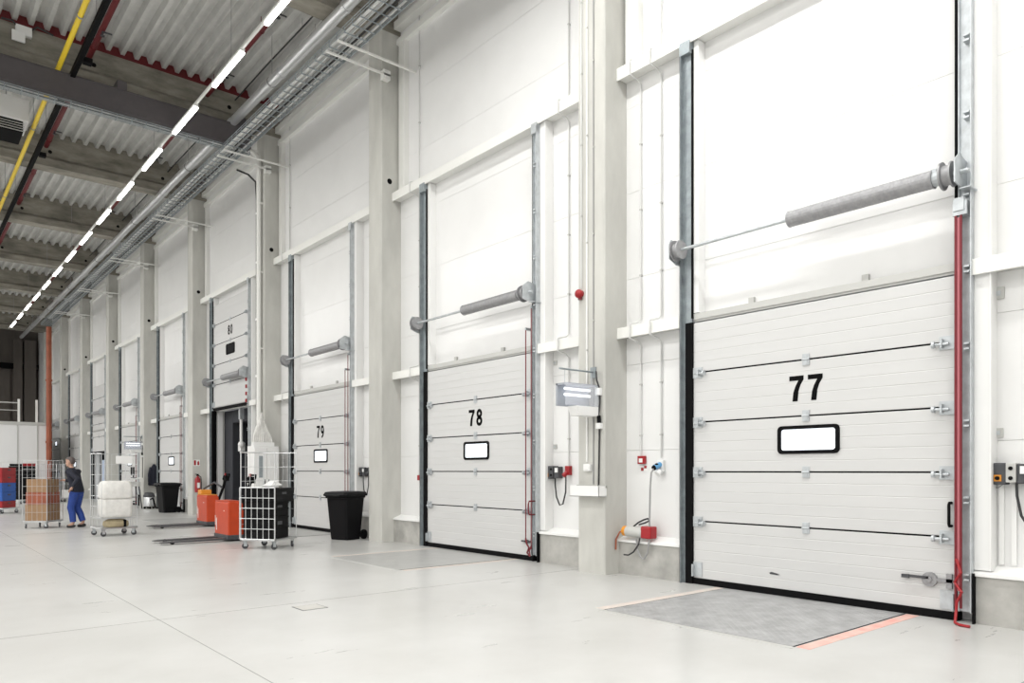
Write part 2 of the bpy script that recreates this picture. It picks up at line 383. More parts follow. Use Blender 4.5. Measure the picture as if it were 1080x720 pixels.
for xr, lab in ((3.45, 'dark red sprinkler pipe beside the black busbar'), (6.05, 'dark red sprinkler pipe behind the row of strip lamps')):
    t = pipe_thing('sprinkler_pipe', lab, 'pipe', xr, 10.8, 6, 58, 0.06, M['redpaint'], [9.5 + 3 * i for i in range(16)], 12, M['redpaint'])
    for y in [8.6 + 3 * i for i in range(8)]: ob('sprinkler_head', MB().cyl((0, y, -0.06), (0, y, -0.14), 0.02, 8).cyl((0, y, -0.14), (0, y, -0.16), 0.045, 10).box(0, 0.18, y - 0.012, y + 0.012, -0.075, -0.05), M['darkgrey'], t)
for xr, z, lab in ((6.75, 10.9, 'thin dark cable hung on wires beside the air duct'), (7.05, 10.85, 'thin dark cable closest to the wall under the roof deck')):
    t = thing('hung_cable', lab, 'cable', (xr, 0, z))
    ob('cable', MB().tube([(0, 7 + 2.5 * i, 0.02 * math.sin(i * 2.1)) for i in range(20)], 0.018, 6), M['cable'], t)
    for y in [10 + 5 * i for i in range(8)]: ob('hanger', MB().cyl((0, y, 0), (0, y, 11.1 - z), 0.006, 5), M['greycable'], t)

# wire mesh cable trays
def tray(t, axis, a, b, wdt, hgt, step):
    def P(u, v, z): return (v, u, z) if axis == 'y' else (u, v, z)
    g = MB()
    for v in [i * wdt / 4 for i in range(5)]: g.cyl(P(a, v, 0), P(b, v, 0), 0.006, 5)
    for v in (0, wdt):
        for z in (hgt * 0.5, hgt): g.cyl(P(a, v, z), P(b, v, z), 0.008, 5)
    n = int((b - a) / step)
    for i in range(n + 1):
        u = a + i * step
        g.cyl(P(u, 0, -0.006), P(u, wdt, -0.006), 0.012, 5); g.cyl(P(u, 0, 0), P(u, 0, hgt), 0.009, 5); g.cyl(P(u, wdt, 0), P(u, wdt, hgt), 0.009, 5)
    ob('wire_mesh', g, M['galvdark'], t)
ct = thing('wire_cable_tray', 'long wire mesh cable tray running along the wall under the roof', 'cable tray', (6.24, 0, 9.3))
tray(ct, 'y', 7.0, 47.0, 0.46, 0.11, 0.30)
ob('edge_rail', MB().box(0.455, 0.475, 7, 47, 0.0, 0.03), M['galvdark'], ct)
for k in range(1, 7):
    y = PK(k) - 0.12
    ob('wall_bracket', MB().box(0.0, XP - 6.24 + 0.14, y, y + 0.04, -0.05, -0.015).box(XP - 6.24 - 0.01, XP - 6.24 + 0.14, y, y + 0.13, -0.12, 0.06), M['trim'], ct)
    ob('support_arm', MB().box(0.0, XW - 6.24, y - 0.45, y - 0.41, -0.05, -0.015), M['trim'], ct)
for i, (v, r, m) in enumerate(((0.07, 0.03, 'conduit'), (0.15, 0.03, 'conduit'), (0.235, 0.02, 'greycable'), (0.30, 0.02, 'cable'), (0.39, 0.018, 'conduit'))):
    tag(ob('power_cable', MB().tube([(6.24 + v + 0.012 * math.sin(j * 1.7 + i), 7 + j * 2.0, 9.3 + 0.012 + r) for j in range(20)], r, 6), M[m]),
        '%s cable lying in the long wire mesh tray, %s from its open edge' % ({'cable': 'black', 'conduit': 'pale', 'greycable': 'grey'}[m], ORD[i]), 'cable', 'cables in the long wire tray')
cx = thing('wire_cable_tray', 'wire mesh cable tray slung beneath the grey violet steel beam', 'cable tray', (0, 18.40, 9.36))
tray(cx, 'x', -6, 6.9, 0.2, 0.07, 0.30)
for x_ in (-4.5, -1.5, 1.5, 4.3): ob('hanger', MB().cyl((x_, 0.1, 0.0), (x_, 0.1, 0.13), 0.008, 5), M['greycable'], cx)
tag(ob('power_cable', MB().tube([(-6 + i * 1.5, 18.47, 9.38 + 0.005 * (i % 2)) for i in range(9)], 0.018, 6), M['cable']), 'black cable lying in the wire tray beneath the steel beam', 'cable')
tag(ob('power_cable', MB().tube([(-6 + i * 1.5, 18.54, 9.38 + 0.005 * (i % 2)) for i in range(9)], 0.018, 6), M['conduit']), 'pale cable lying in the wire tray beneath the steel beam', 'cable')

# pale downpipe and dark cable on the column between 79 and 80
y = PK(2) + 0.17
dp = thing('downpipe', 'pale downpipe bending out of the cable tray and down the column', 'pipe', (0, 0, 0))
ob('pipe', MB().tube([(6.3, y, 9.74), (7.1, y, 9.74), (7.26, y, 9.71), (7.36, y, 9.61), (7.39, y, 9.45), (7.39, y, 2.1)], 0.062, 12), M['trim'], dp, smooth=True)
for z in (2.6, 4.6, 6.6, 8.4): ob('pipe_clip', MB().box(7.37, 7.475, y - 0.08, y + 0.08, z, z + 0.04), M['trim'], dp)
dk = thing('vertical_cable', 'dark cable clipped to the column beside the pale downpipe', 'cable', (0, 0, 0))
ob('cable', MB().tube([(6.9, y + 0.24, 9.25), (7.2, y + 0.24, 9.2), (7.40, y + 0.24, 9.05), (7.43, y + 0.24, 8.6), (7.43, y + 0.24, 1.8)], 0.026, 8), M['cable'], dk)
for z in (2.4, 3.9, 5.4, 6.9, 8.2): ob('cable_clip', MB().box(7.40, 7.475, y + 0.2, y + 0.28, z, z + 0.05), M['white'], dk)

# unit heater and emergency light under the roof
uh = thing('unit_heater', 'white unit heater hanging at the left edge under the roof', 'heater', (0, 0, 0))
ob('housing', MB().box(1.0, 2.62, 21.6, 22.6, 10.0, 10.55), M['white'], uh, 0.02)
ob('grille', MB().box(1.1, 2.5, 21.65, 22.5, 9.72, 10.0), M['black'], uh)
for i in range(4): ob('louvre', MB().box(1.08, 2.52, 21.62, 21.65, 9.75 + 0.06 * i, 9.765 + 0.06 * i), M['grey'], uh)
for x_ in (1.1, 2.2): ob('hanger', MB().cyl((x_, 22.1, 10.55), (x_, 22.1, 11.1), 0.01, 5), M['greycable'], uh)
el = thing('junction_box', 'small white box fixed to the front concrete roof beam', 'box', (0, 0, 0))
ob('housing', MB().box(2.05, 2.35, PK(2) - 0.02, PK(2) + 0.10, 10.78, 10.98), M['white'], el, 0.01)
ob('cover', MB().box(1.98, 2.22, PK(2) - 0.06, PK(2) - 0.0, 10.6, 10.82), M['white'], el, 0.01)
ob('cable', MB().tube([(2.3, PK(2), 10.9), (2.45, PK(2), 11.05), (2.75, PK(2) + 0.02, 10.99)], 0.02, 6).tube([(2.1, PK(2), 10.9), (2.0, PK(2), 11.02), (1.8, PK(2), 11.0)], 0.02, 6), M['cable'], el)

# ------------------------------------------------------------------ dock doors
def path_ribbon(mb, pts, wdt, x, closed=False):
    k = len(pts); Lp, Rp = [], []
    for i in range(k):
        a = pts[(i - 1) % k] if closed or i > 0 else pts[i]; b = pts[(i + 1) % k] if closed or i < k - 1 else pts[i]
        t = Vector((b[0] - a[0], b[1] - a[1])).normalized(); nn = Vector((-t.y, t.x)) * wdt / 2
        Lp.append((pts[i][0] + nn.x, pts[i][1] + nn.y)); Rp.append((pts[i][0] - nn.x, pts[i][1] - nn.y))
    m = k if closed else k - 1
    for xx in (x,):
        vs = [(xx, -p[0], p[1]) for p in Lp] + [(xx, -p[0], p[1]) for p in Rp]
        mb.add(vs, [(i, (i + 1) % k, k + (i + 1) % k, k + i) for i in range(m)])
def ell(cx_, cy_, rx, ry, a0=0, a1=360, n=28):
    return [(cx_ + rx * math.cos(R(a0 + (a1 - a0) * i / n)), cy_ + ry * math.sin(R(a0 + (a1 - a0) * i / n))) for i in range(n + (0 if a1 - a0 == 360 else 1))]
def digit(mb, ch, ox, oz, h, x):
    s = h
    if ch == '7':
        q = [(0, 1), (.60, 1), (.60, .84), (.47, .63), (.39, .40), (.35, 0), (.13, 0), (.17, .34), (.25, .58), (.38, .815), (0, .815)]
        mb.add([(x, -(ox + a * s), oz + b * s) for a, b in q], [(0, 10, 9, 2, 1), (2, 9, 8, 3), (3, 8, 7, 4), (4, 7, 6, 5)])
        return
    rings = {'8': [(ell(.29, .28, .2, .2), 1), (ell(.29, .73, .175, .185), 1)], '0': [(ell(.29, .5, .2, .42), 1)],
             '9': [(ell(.28, .67, .195, .25), 1), (ell(.20, .60, .29, .525, 5, -100), 0)]}[ch]
    for pts, c in rings: path_ribbon(mb, [(ox + a * s, oz + b * s) for a, b in pts], (.165 + .03) * s, x, bool(c))

SEC = [(0.07, 0.785), (0.80, 1.405), (1.42, 2.03), (2.045, 2.655), (2.67, 3.29)]
TH = 0.045
def section_mb(z0, z1, win=None):
    m = MB(); pr = [(TH, z0), (0.004, z0), (0, z0 + 0.006)]
    n = max(2, round((z1 - z0) / 0.125))
    for j in range(1, n):
        z = z0 + (z1 - z0) * j / n
        pr += [(0, z - 0.006), (0.003, z), (0, z + 0.006)]
    pr += [(0, z1 - 0.006), (0.004, z1), (TH, z1)]
    return m.prism(pr, 'y', -HW, HW)
def rrect(cy, cz, w_, h_, r, n=6):
    pts = []
    for sx, sz, a in ((1, 1, 0), (-1, 1, 90), (-1, -1, 180), (1, -1, 270)):
        for i in range(n + 1):
            t = R(a + 90 * i / n); pts.append((cy + sx * (w_ / 2 - r) + r * math.cos(t), cz + sz * (h_ / 2 - r) + r * math.sin(t)))
    return pts
def win_frame():
    o, i_ = rrect(0, 0, .72, .315, .05), rrect(0, 0, .63, .235, .03)
    m = MB(); k = len(o); vs = []
    for x, ring in ((0.005, o), (-0.016, o), (-0.016, i_), (0.005, i_)): vs += [(x, a, b) for a, b in ring]
    fs = [(r * k + j, r * k + (j + 1) % k, ((r + 1) % 4) * k + (j + 1) % k, ((r + 1) % 4) * k + j) for r in range(4) for j in range(k)]
    return m.add(vs, fs)
def win_pane(): return MB().prism(rrect(0, 0, .635, .24, .03), 'x', -0.006, 0.004)
def hinge_mb(): return MB().box(-0.012, 0.0, -0.04, 0.04, -0.062, 0.062).cyl((-0.014, -0.042, 0), (-0.014, 0.042, 0), 0.011, 8).box(-0.016, -0.01, -0.018, 0.018, -0.05, 0.05)
def roller_mb(): return MB().box(-0.015, 0, -0.075, 0.06, -0.07, 0.06).box(-0.07, 0, -0.05, -0.035, -0.055, 0.03).cyl((-0.045, -0.12, -0.02), (-0.045, 0.02, -0.02), 0.014, 8).cyl((-0.045, -0.13, -0.02), (-0.045, -0.105, -0.02), 0.032, 12)
def rail_left():
    m = MB()
    m.box(-0.01, 0.02, HW + 0.02, HW + 0.165, 3.3, 6.8); m.box(-0.01, 0.02, HW + 0.106, HW + 0.16, 0.0, 3.3); m.box(-0.075, 0.02, HW + 0.155, HW + 0.165, 0.0, 6.8)
    m.box(-0.02, 0.02, HW + 0.118, HW + 0.125, 0.0, 6.8)
    m.box(-0.075, -0.065, HW + 0.148, HW + 0.165, 0.0, 6.8)
    for z in [0.6 * i + 3.6 for i in range(6)]: m.box(-0.014, -0.01, HW + 0.06, HW + 0.08, z, z + 0.015); m.box(-0.014, -0.01, HW + 0.095, HW + 0.115, z, z + 0.015)
    m.box(-0.08, 0.14, HW + 0.01, HW + 0.165, 6.7, 6.86)
    return m
def rail_right():
    m = MB()
    m.box(-0.02, 0.02, -HW - 0.16, -HW - 0.03, 0.1, 6.8); m.box(-0.09, -0.02, -HW - 0.165, -HW - 0.155, 0.1, 6.8); m.box(-0.05, -0.02, -HW - 0.05, -HW - 0.042, 0.1, 6.8)
    m.box(-0.08, 0.14, -HW - 0.165, -HW - 0.03, 6.7, 6.86)
    for z in [0.72 * i + 0.4 for i in range(9)]: m.box(-0.10, -0.02, -HW - 0.15, -HW - 0.10, z, z + 0.018); m.box(-0.10, -0.02, -HW - 0.15, -HW - 0.10, z + 0.05, z + 0.068)
    return m
def drum_mb(): return MB().lathe([(0.03, -0.05), (0.115, -0.05), (0.12, -0.035), (0.09, -0.03), (0.095, 0.03), (0.13, 0.035), (0.13, 0.05), (0.03, 0.05)], (0, 0, 0), 'y', 20)
def spring_mb():
    m = MB(); pr = [(0.02, 0.74), (0.09, 0.74)]; n = 46
    for j in range(n):
        t = 0.73 - 1.46 * j / n; pr += [(0.087, t), (0.0845, t - 0.73 / n)]
    pr += [(0.092, -0.74), (0.02, -0.74)]
    return m.lathe(pr, (0, 0, 0), 'y', 18)
def plate_mb(): return MB().prism([(-0.13, -0.12), (0.13, -0.15), (0.19, -0.15), (0.19, 0.13), (-0.02, 0.17), (-0.13, 0.09)], 'y', -0.006, 0.006).box(0.0, 0.19, -0.09, 0.006, -0.156, -0.144).cyl((0, -0.07, 0), (0, 0.01, 0), 0.022, 8)
def plate2_mb(): return MB().prism([(-0.09, -0.10), (0.05, -0.16), (0.19, -0.16), (0.19, 0.12), (-0.05, 0.14), (-0.09, 0.08)], 'y', -0.006, 0.006)

def dock_door(i, label, raised=0.0, number=None, cords=2, window=True, panes='pane'):
    yc = DC(i)
    t = thing('sectional_gate', label, 'door', (XD, yc, 0), group='dock doors along the wall', kind='thing')
    for s, (z0, z1) in enumerate(SEC):
        so = cob(('sec', s), 'door_section', lambda: section_mb(z0, z1), M['door'], t, loc=(0, 0, raised))
        if s == 2 and window:
            wf = cob('wf', 'window_frame', win_frame, M['black'], so, loc=(0, -0.02, 1.775))
            cob(('wp', panes), 'pane', win_pane, M[panes], wf)
        if s == 3 and number:
            m = MB(); h = 0.285; digit(m, number[0], -0.20, 2.205, h, -0.002); digit(m, number[1], 0.02, 2.205, h, -0.002)
            o = ob('number', m, M['ink'], so)
            tag(o, 'black number %s' % number, None)
    for s in range(4):
        z = (SEC[s][1] + SEC[s + 1][0]) / 2 + raised
        sm = cob('seam', 'seam_seal', lambda: MB().box(0.003, 0.04, -HW + 0.01, HW - 0.01, -0.012, 0.012), M['black'], t, loc=(0, 0, z))
        cob('hinge', 'hinge', hinge_mb, M['galv'], t, loc=(0, 0.0, z))
        cob('roller', 'roller_bracket', roller_mb, M['galv'], t, loc=(0, HW - 0.06, z), rz=math.pi if False else 0)
        cob('roller2', 'roller_bracket', lambda: MB().add([(x, -y_, z_) for x, y_, z_ in roller_mb().v], roller_mb().f), M['galv'], t, loc=(0, -HW + 0.06, z))
    cob('bseal', 'bottom_seal', lambda: MB().box(-0.012, 0.05, -HW, HW, 0.0, 0.078), M['black'], t, loc=(0, 0, raised + (0.002 if not raised else 0)))
    for sg, k_ in ((1, 'bbL'), (-1, 'bbR')):
        cob(k_, 'bottom_bracket', lambda: MB().box(-0.012, 0.0, min(sg * (HW - 0.13), sg * HW), max(sg * (HW - 0.13), sg * HW), 0.1, 0.28).box(-0.05, 0.0, min(sg * (HW - 0.02), sg * HW), max(sg * (HW - 0.02), sg * HW), 0.1, 0.25), M['galv'], t, loc=(0, 0, raised))
    cob('lintel', 'lintel_seal', lambda: MB().box(0.02, 0.14, -HW, HW, 3.31, 3.41).box(0.0, 0.02, -HW, HW, 3.335, 3.41), M['grey'], t)
    for yy in (0.75, -0.6): cob(('lug', yy), 'lintel_lug', lambda: MB().box(0.10, 0.145, yy - 0.035, yy + 0.035, 3.43, 3.50), M['grey'], t)
    cob('railL', 'guide_rail', rail_left, M['galvdark'], t)
    cob('sealL', 'side_seal', lambda: MB().box(-0.03, 0.10, HW + 0.005, HW + 0.105, 0.0, 3.3).box(-0.03, 0.02, HW + 0.0, HW + 0.018, 3.35, 6.75), M['black'], t)
    cob('angleL', 'frame_angle', lambda: MB().box(0.0, 0.14, HW - 0.07, HW - 0.0, 3.42, 6.85), M['white'], t)
    cob('railR', 'guide_rail', rail_right, M['galv'], t)
    cob('sealR', 'side_seal', lambda: MB().box(-0.03, 0.10, -HW - 0.028, -HW - 0.005, 0.0, 6.75).box(-0.075, 0.0, -HW - 0.182, -HW - 0.167, 0.0, 0.47), M['black'], t)
    sh = cob('shaft', 'torsion_shaft', lambda: MB().cyl((0, 1.66, 0), (0, -1.68, 0), 0.02, 10), M['galv'], t, smooth=True, loc=(-0.18, 0, 4.2))
    cob('spring', 'torsion_spring', spring_mb, M['spring'], sh, smooth=False, loc=(0, -0.64, 0))
    cob('plug', 'spring_plug', lambda: MB().lathe([(0.02, -0.05), (0.075, -0.05), (0.075, 0.02), (0.05, 0.05), (0.02, 0.05)], (0, 0, 0), 'y', 14).box(-0.06, 0.06, -0.02, 0.02, -0.02, 0.075), M['galv'], sh, loc=(0, -1.40, 0))
    cob('drum', 'cable_drum', drum_mb, M['spring'], sh, smooth=True, loc=(0, 1.60, 0))
    cob('drum', 'cable_drum', drum_mb, M['spring'], sh, smooth=True, loc=(0, -1.50, 0))
    cob('plateR', 'shaft_bracket', plate_mb, M['galv'], t, loc=(-0.18, -1.60, 4.2))
    cob('plateL', 'shaft_bracket', plate2_mb, M['galv'], t, loc=(-0.18, 1.68, 4.2))
    if cords == 1:
        z0, z1 = 0.14, 3.82
        g = MB().cyl((-0.115, -HW - 0.045, z0), (-0.115, -HW - 0.045, z1), 0.013, 10).cyl((-0.115, -HW - 0.088, z0), (-0.115, -HW - 0.088, z1), 0.011, 10)
        ob('pull_cord', g, M['redrope'], t, smooth=True)
        ob('cord_highlight', MB().box(-0.12, -0.105, -HW - 0.078, -HW - 0.058, 0.3, z1 - 0.02), mat('pinkish red cord highlight', (0.42, 0.12, 0.14), 0.4), t)  # pinkish strip between the dark cords, a highlight put into the colour
        ob('cord_holder', MB().box(-0.125, -0.02, -HW - 0.14, -HW - 0.02, 3.82, 3.95).box(-0.14, -0.12, -HW - 0.12, -HW - 0.03, 3.86, 3.98), M['galv'], t)
        k = MB().tube([(-0.12, -HW - 0.05, 0.6), (-0.15, -HW - 0.10, 0.48), (-0.13, -HW - 0.04, 0.38), (-0.16, -HW - 0.11, 0.30), (-0.13, -HW - 0.06, 0.2), (-0.16, -HW - 0.06, 0.08), (-0.21, -HW - 0.07, 0.018), (-0.27, -HW - 0.13, 0.014), (-0.29, -HW - 0.22, 0.014)], 0.013, 8)
        ob('cord_tail', k, M['red'], t, smooth=True)
        hd = MB().tube([(-0.005, -HW + 0.03, 1.12), (-0.06, -HW + 0.03, 1.12), (-0.07, -HW + 0.03, 1.10), (-0.07, -HW + 0.03, 0.92), (-0.06, -HW + 0.03, 0.90), (-0.005, -HW + 0.03, 0.90)], 0.014, 8)
        ob('door_handle', hd, M['black'], t, smooth=True)
        lk = MB().cyl((0, -HW + 0.22, 0.37), (-0.035, -HW + 0.22, 0.37), 0.07, 14).cyl((-0.03, -HW + 0.22, 0.37), (-0.05, -HW + 0.22, 0.37), 0.03, 12).box(-0.03, -0.012, -HW + 0.02, -HW + 0.22, 0.355, 0.39).box(-0.03, 0, -HW + 0.02, -HW + 0.07, 0.30, 0.44)
        lo = ob('lock', lk, M['spring'], t)
        ob('lock_lever', MB().box(-0.05, -0.03, -HW + 0.22, -HW + 0.46, 0.375, 0.40).box(-0.055, -0.025, -HW + 0.40, -HW + 0.47, 0.365, 0.40), M['darkgrey'], lo)
        ob('dent', MB().prism([(0.42, 0.262), (0.32, 0.245), (0.35, 0.235), (0.30, 0.228), (0.44, 0.235), (0.45, 0.25)], 'x', -0.003, 0.002), M['darkgrey'], t)
    elif cords == 2:
        zt = 3.66
        for yy, zb in ((-HW + 0.055, 0.35), (-HW - 0.075, 0.2)):
            ob('pull_cord', MB().cyl((-0.11, yy, zb), (-0.11, yy, zt if yy > -HW else 3.98), 0.009, 8), M['redrope'], t)
            ob('cord_holder', MB().box(-0.12, 0.0, yy - 0.012, yy + 0.012, (zt if yy > -HW else 3.98) - 0.02, (zt if yy > -HW else 3.98) + 0.02), M['galv'], t)
        ob('cord_tail', MB().tube([(-0.11, -HW + 0.055, 0.36), (-0.12, -HW + 0.02, 0.28), (-0.12, -HW - 0.03, 0.22), (-0.13, -HW - 0.0, 0.14), (-0.12, -HW - 0.06, 0.09)], 0.014, 8).tube([(-0.11, -HW - 0.075, 0.25), (-0.12, -HW - 0.04, 0.17), (-0.12, -HW - 0.06, 0.09)], 0.012, 8), M['redrope'], t)
        ob('door_handle', MB().tube([(-0.02, -HW - 0.06, 0.95), (-0.13, -HW - 0.05, 0.95), (-0.13, -HW - 0.03, 0.9), (-0.13, -HW - 0.03, 0.78), (-0.13, -HW - 0.05, 0.74), (-0.02, -HW - 0.06, 0.74)], 0.012, 8), M['redrope'], t)
        ob('lock', MB().cyl((0, -HW + 0.13, 0.30), (-0.04, -HW + 0.13, 0.30), 0.03, 10).box(-0.04, -0.01, -HW + 0.05, -HW + 0.25, 0.29, 0.315), M['darkgrey'], t)
    return t
dock_door(0, 'closed white dock door nearest the camera, black number 77', 0, '77', 1)
dock_door(1, 'closed white dock door second from the camera, black number 78', 0, '78', 2)
dock_door(2, 'closed white dock door behind the wheelie bin, black number 79', 0, '79', 2)
M['darkpane'] = mat('dark pane', (0.01, 0.01, 0.012), 0.7, spec=0.1)
d80 = dock_door(3, 'fully raised white sectional door numbered 80 over an open dock', 3.30, '80', 0, panes='darkpane')
# red and white warning strip beside the raised door
ws = MB(); 
for j in range(5): ws.box(-0.12, -0.09, -HW - 0.10, -HW - 0.03, 3.35 + j * 0.2, 3.45 + j * 0.2)
ob('warning_strip', ws, M['red'], d80)
dock_door(4, 'closed white sectional door just left of the fire extinguisher column', 0, None, 2)
dock_door(5, 'closed white sectional door behind the white sacks in the roll cage', 0, None, 2)
dock_door(6, 'white sectional door raised three quarters, pale blue load beneath it', 2.28, None, 0, window=False)
dock_door(7, 'closed white sectional door, second from the far end', 0, None, 0)
dock_door(8, 'half raised white sectional door farthest away beside the rust red pipe', 1.3, None, 0)

# ------------------------------------------------------------------ open dock 80: trailer interior and shelter
def dock_inside(i, lab, lab2, zt):
    yc = DC(i)
    t = thing('trailer_interior', lab, 'trailer', (XW + 0.2, yc, 0))
    ob('side_wall', MB().box(0.5, 6, 1.3, 1.36, 0, 3.2), M['truckin'], t); ob('side_wall', MB().box(0.5, 6, -1.36, -1.3, 0, 3.2), M['truckin'], t)
    ob('roof', MB().box(0.5, 6, -1.36, 1.36, 3.2, 3.26), M['truckin'], t); ob('end_wall', MB().box(6, 6.06, -1.36, 1.36, 0, 3.26), M['truckin'], t)
    ob('load_floor', MB().box(0.0, 6, -1.36, 1.36, -0.1, 0.0), M['truckin'], t)
    p = thing('dock_shelter', lab2, 'dock shelter', (XW + 0.2, yc, 0), kind='structure')
    ob('side_pad', MB().box(0.02, 0.48, 0.85, 1.62, 0, 3.3), M['pad'], p, 0.03); ob('side_pad', MB().box(0.02, 0.48, -1.62, -1.15, 0, 3.3), M['pad'], p, 0.03)
    ob('head_pad', MB().box(0.02, 0.48, -1.15, 0.85, 2.9, 3.3), M['pad'], p, 0.03)
    return t
dock_inside(3, 'dark empty trailer interior seen through open dock 80', 'dark grey dock shelter pads framing open dock 80', 3.3)
lt = thing('loading_lamp', 'white upright loading lamp arm inside open dock 80', 'lamp', (7.98, DC(3) - 0.35, 0))
ob('pole', MB().cyl((0, 0, 1.95), (0, 0, 3.0), 0.045, 10), M['white'], lt); ob('lamp_head', MB().box(-0.08, 0.06, -0.16, 0.05, 2.0, 2.25).ball((-0.05, -0.15, 2.2), 0.1), M['white'], lt, 0.01)
ob('mount', MB().box(-0.06, 0.06, -0.06, 0.06, 2.95, 3.28), M['galv'], lt)
gr = thing('dark_stillage', 'dark frame rack standing inside open dock 80', 'rack', (9.1, DC(3) - 0.7, 0))
for yy in (-0.45, 0.45):
    for xx in (-0.35, 0.35): ob('post', MB().box(xx - 0.03, xx + 0.03, yy - 0.03, yy + 0.03, 0, 1.95), M['darkgrey'], gr)
ob('top_frame', MB().box(-0.4, 0.4, -0.5, 0.5, 1.9, 1.97), M['darkgrey'], gr)
ob('shelf', MB().box(-0.36, 0.36, -0.46, 0.46, 0.1, 0.15).box(-0.36, 0.36, -0.46, 0.46, 1.0, 1.04), M['darkgrey'], gr)
for j, (a, b) in enumerate(((-0.40, -0.02), (0.02, 0.40))): tag(ob('carton', MB().box(8.8, 9.4, DC(3) - 0.7 + a, DC(3) - 0.7 + b, 1.042, 1.55), M['grey'], None, 0.01), ('grey carton nearer the door post' if j == 0 else 'grey carton deeper in') + ' on the dark rack inside open dock 80', 'carton', 'cartons inside dock 80')
# partly open far dock
p6 = thing('tarpaulin_load', 'pale blue covered load under the partly raised far door', 'load', (8.6, DC(6), 0))
ob('cover', MB().prism([(-0.45, 0.0), (0.5, 0.0), (0.5, 1.95), (0.0, 2.05), (-0.45, 1.95)], 'y', -1.25, 1.25), M['paleblue'], p6, 0.04)
ob('strap', MB().box(-0.46, -0.452, -0.35, -0.28, 0, 1.95).box(-0.46, -0.452, 0.5, 0.57, 0, 1.95), M['darkgrey'], p6)
struct('dock_backing', MB().box(8.15, 9.6, DC(6) - 1.6, DC(6) - 1.5, 0, 3.4).box(8.15, 9.6, DC(6) + 1.5, DC(6) + 1.6, 0, 3.4).box(8.15, 9.6, DC(6) - 1.6, DC(6) + 1.6, 3.3, 3.4).box(9.6, 9.7, DC(6) - 1.6, DC(6) + 1.6, 0, 3.4).box(8.05, 9.7, DC(6) - 1.6, DC(6) + 1.6, -0.1, 0.0), M['truckin'], 'dark trailer walls behind the partly raised far door', 'wall')
struct('dock_backing_far', MB().box(8.15, 9.6, DC(8) - 1.6, DC(8) + 1.6, 3.3, 3.4).box(9.0, 9.1, DC(8) - 1.6, DC(8) + 1.6, 0, 3.4).box(8.05, 9.1, DC(8) - 1.6, DC(8) + 1.6, -0.1, 0.0), M['grey'], 'grey trailer wall behind the farthest door', 'wall')

# dock levellers in the floor
for i in range(0, 4):
    yc = DC(i) - 0.02
    n_ = NMF[i]
    t = thing('dock_leveller', 'grey chequer steel dock plate set in the floor before ' + n_, 'dock plate', (5.6, yc, 0), group='dock plates in the floor')
    pl = MB().box(0.02, 2.15, -1.03, 1.03, 0.0, 0.004)
    o = ob('platform', pl, M['plate'] if i == 0 else M['plate2'], t)
    if i == 0:
        q = MB(); 
        for a in range(52):
            for b in range(50):
                cx_, cy_ = 0.05 + a * 0.0405, -1.0 + b * 0.0405; s = 0.014; u_ = 0.004
                dx, dy = (s, u_) if (a + b) % 2 else (u_, s)
                q.add([(cx_ - dx, cy_ - dy, 0.004), (cx_ + dx, cy_ - dy, 0.004), (cx_ + dx, cy_ + dy, 0.004), (cx_ - dx, cy_ + dy, 0.004), (cx_, cy_, 0.0068)], [(0, 1, 4), (1, 2, 4), (2, 3, 4), (3, 0, 4)])
        ob('tread_studs', q, M['plate'], o)['kind'] = 'stuff'
    fr = MB().box(-0.06, 0.0, -1.06, 1.06, 0.0, 0.003)
    ob('front_edge', fr, M['grey'], t)
    ob('side_gap', MB().box(0.0, 2.15, 1.03, 1.042, 0.0, 0.003), M['black'], t); ob('side_gap', MB().box(0.0, 2.15, -1.042, -1.03, 0.0, 0.003), M['black'], t)
    ob('front_gap', MB().box(0.002, 0.018, -1.03, 1.03, 0.0, 0.003), M['greycable'], t)
    if i < 2:
        for sg, lab in ((-1, 'right'), (1, 'left')):
            a, b = sorted((sg * 1.055, sg * 1.17))
            fm = MB().box(5.62, 7.75, yc + a, yc + b, 0.0, 0.0022)
            tag(ob('floor_marking', fm, M['floormark'] if (i == 0 and sg < 0) else M['fadedmark'] if 'fadedmark' in M else M.setdefault('fadedmark', mat('faded red floor paint', (0.66, 0.56, 0.51), 0.5, noise=0.25, nscale=5, col2=(0.60, 0.57, 0.53)))),
                ('bright worn red' if i == 0 and sg < 0 else 'faded red') + ' line along the %s edge of the plate at %s' % (lab, n_), 'floor marking', 'red lines beside the dock plates')
# ------------------------------------------------------------------ wall fixtures
def conduit(name, label, pts, r, m, clips=(), clipw=0.03, wallx=7.92):
    t = thing(name, label, 'conduit', (0, 0, 0))
    ob('pipe', MB().tube(pts, r, 8), M[m], t, smooth=True)
    for z in clips:
        p = pts[0]
        ob('pipe_clip', MB().box(p[0] - r - 0.004, wallx + 0.003, p[1] - clipw / 2, p[1] + clipw / 2, z, z + 0.02), M['grey'], t)
    return t
def girt_path(y, z0, z1, x=7.895, jogs=(6.92, 3.33)):
    pts = [(x, y, z0)]
    for z in jogs:
        if z0 > z > z1: pts += [(x, y, z + 0.17), (7.85, y + 0.01, z + 0.13), (7.70, y + 0.03, z + 0.09), (7.695, y + 0.03, z + 0.07), (7.695, y + 0.03, z - 0.08), (7.70, y + 0.03, z - 0.10), (7.85, y + 0.01, z - 0.14), (x, y, z - 0.18)]
    return pts + [(x, y, z1)]
CL = [10.4, 9.3, 8.2, 5.9, 5.0, 4.1, 2.6, 1.9]
conduit('wall_conduit', 'thin pale conduit running down the wall to the red fire call point', girt_path(6.64, 11.0, 1.62), 0.011, 'conduit', CL)
conduit('wall_conduit', 'thin grey conduit down to the pale blue socket left of the nearest door 77', girt_path(6.29, 11.0, 1.6), 0.012, 'conduit', CL)
conduit('wall_conduit', 'thin grey conduit down the wall to the red plug right of the second door 78', girt_path(8.05, 11.0, 1.5), 0.012, 'conduit', CL)
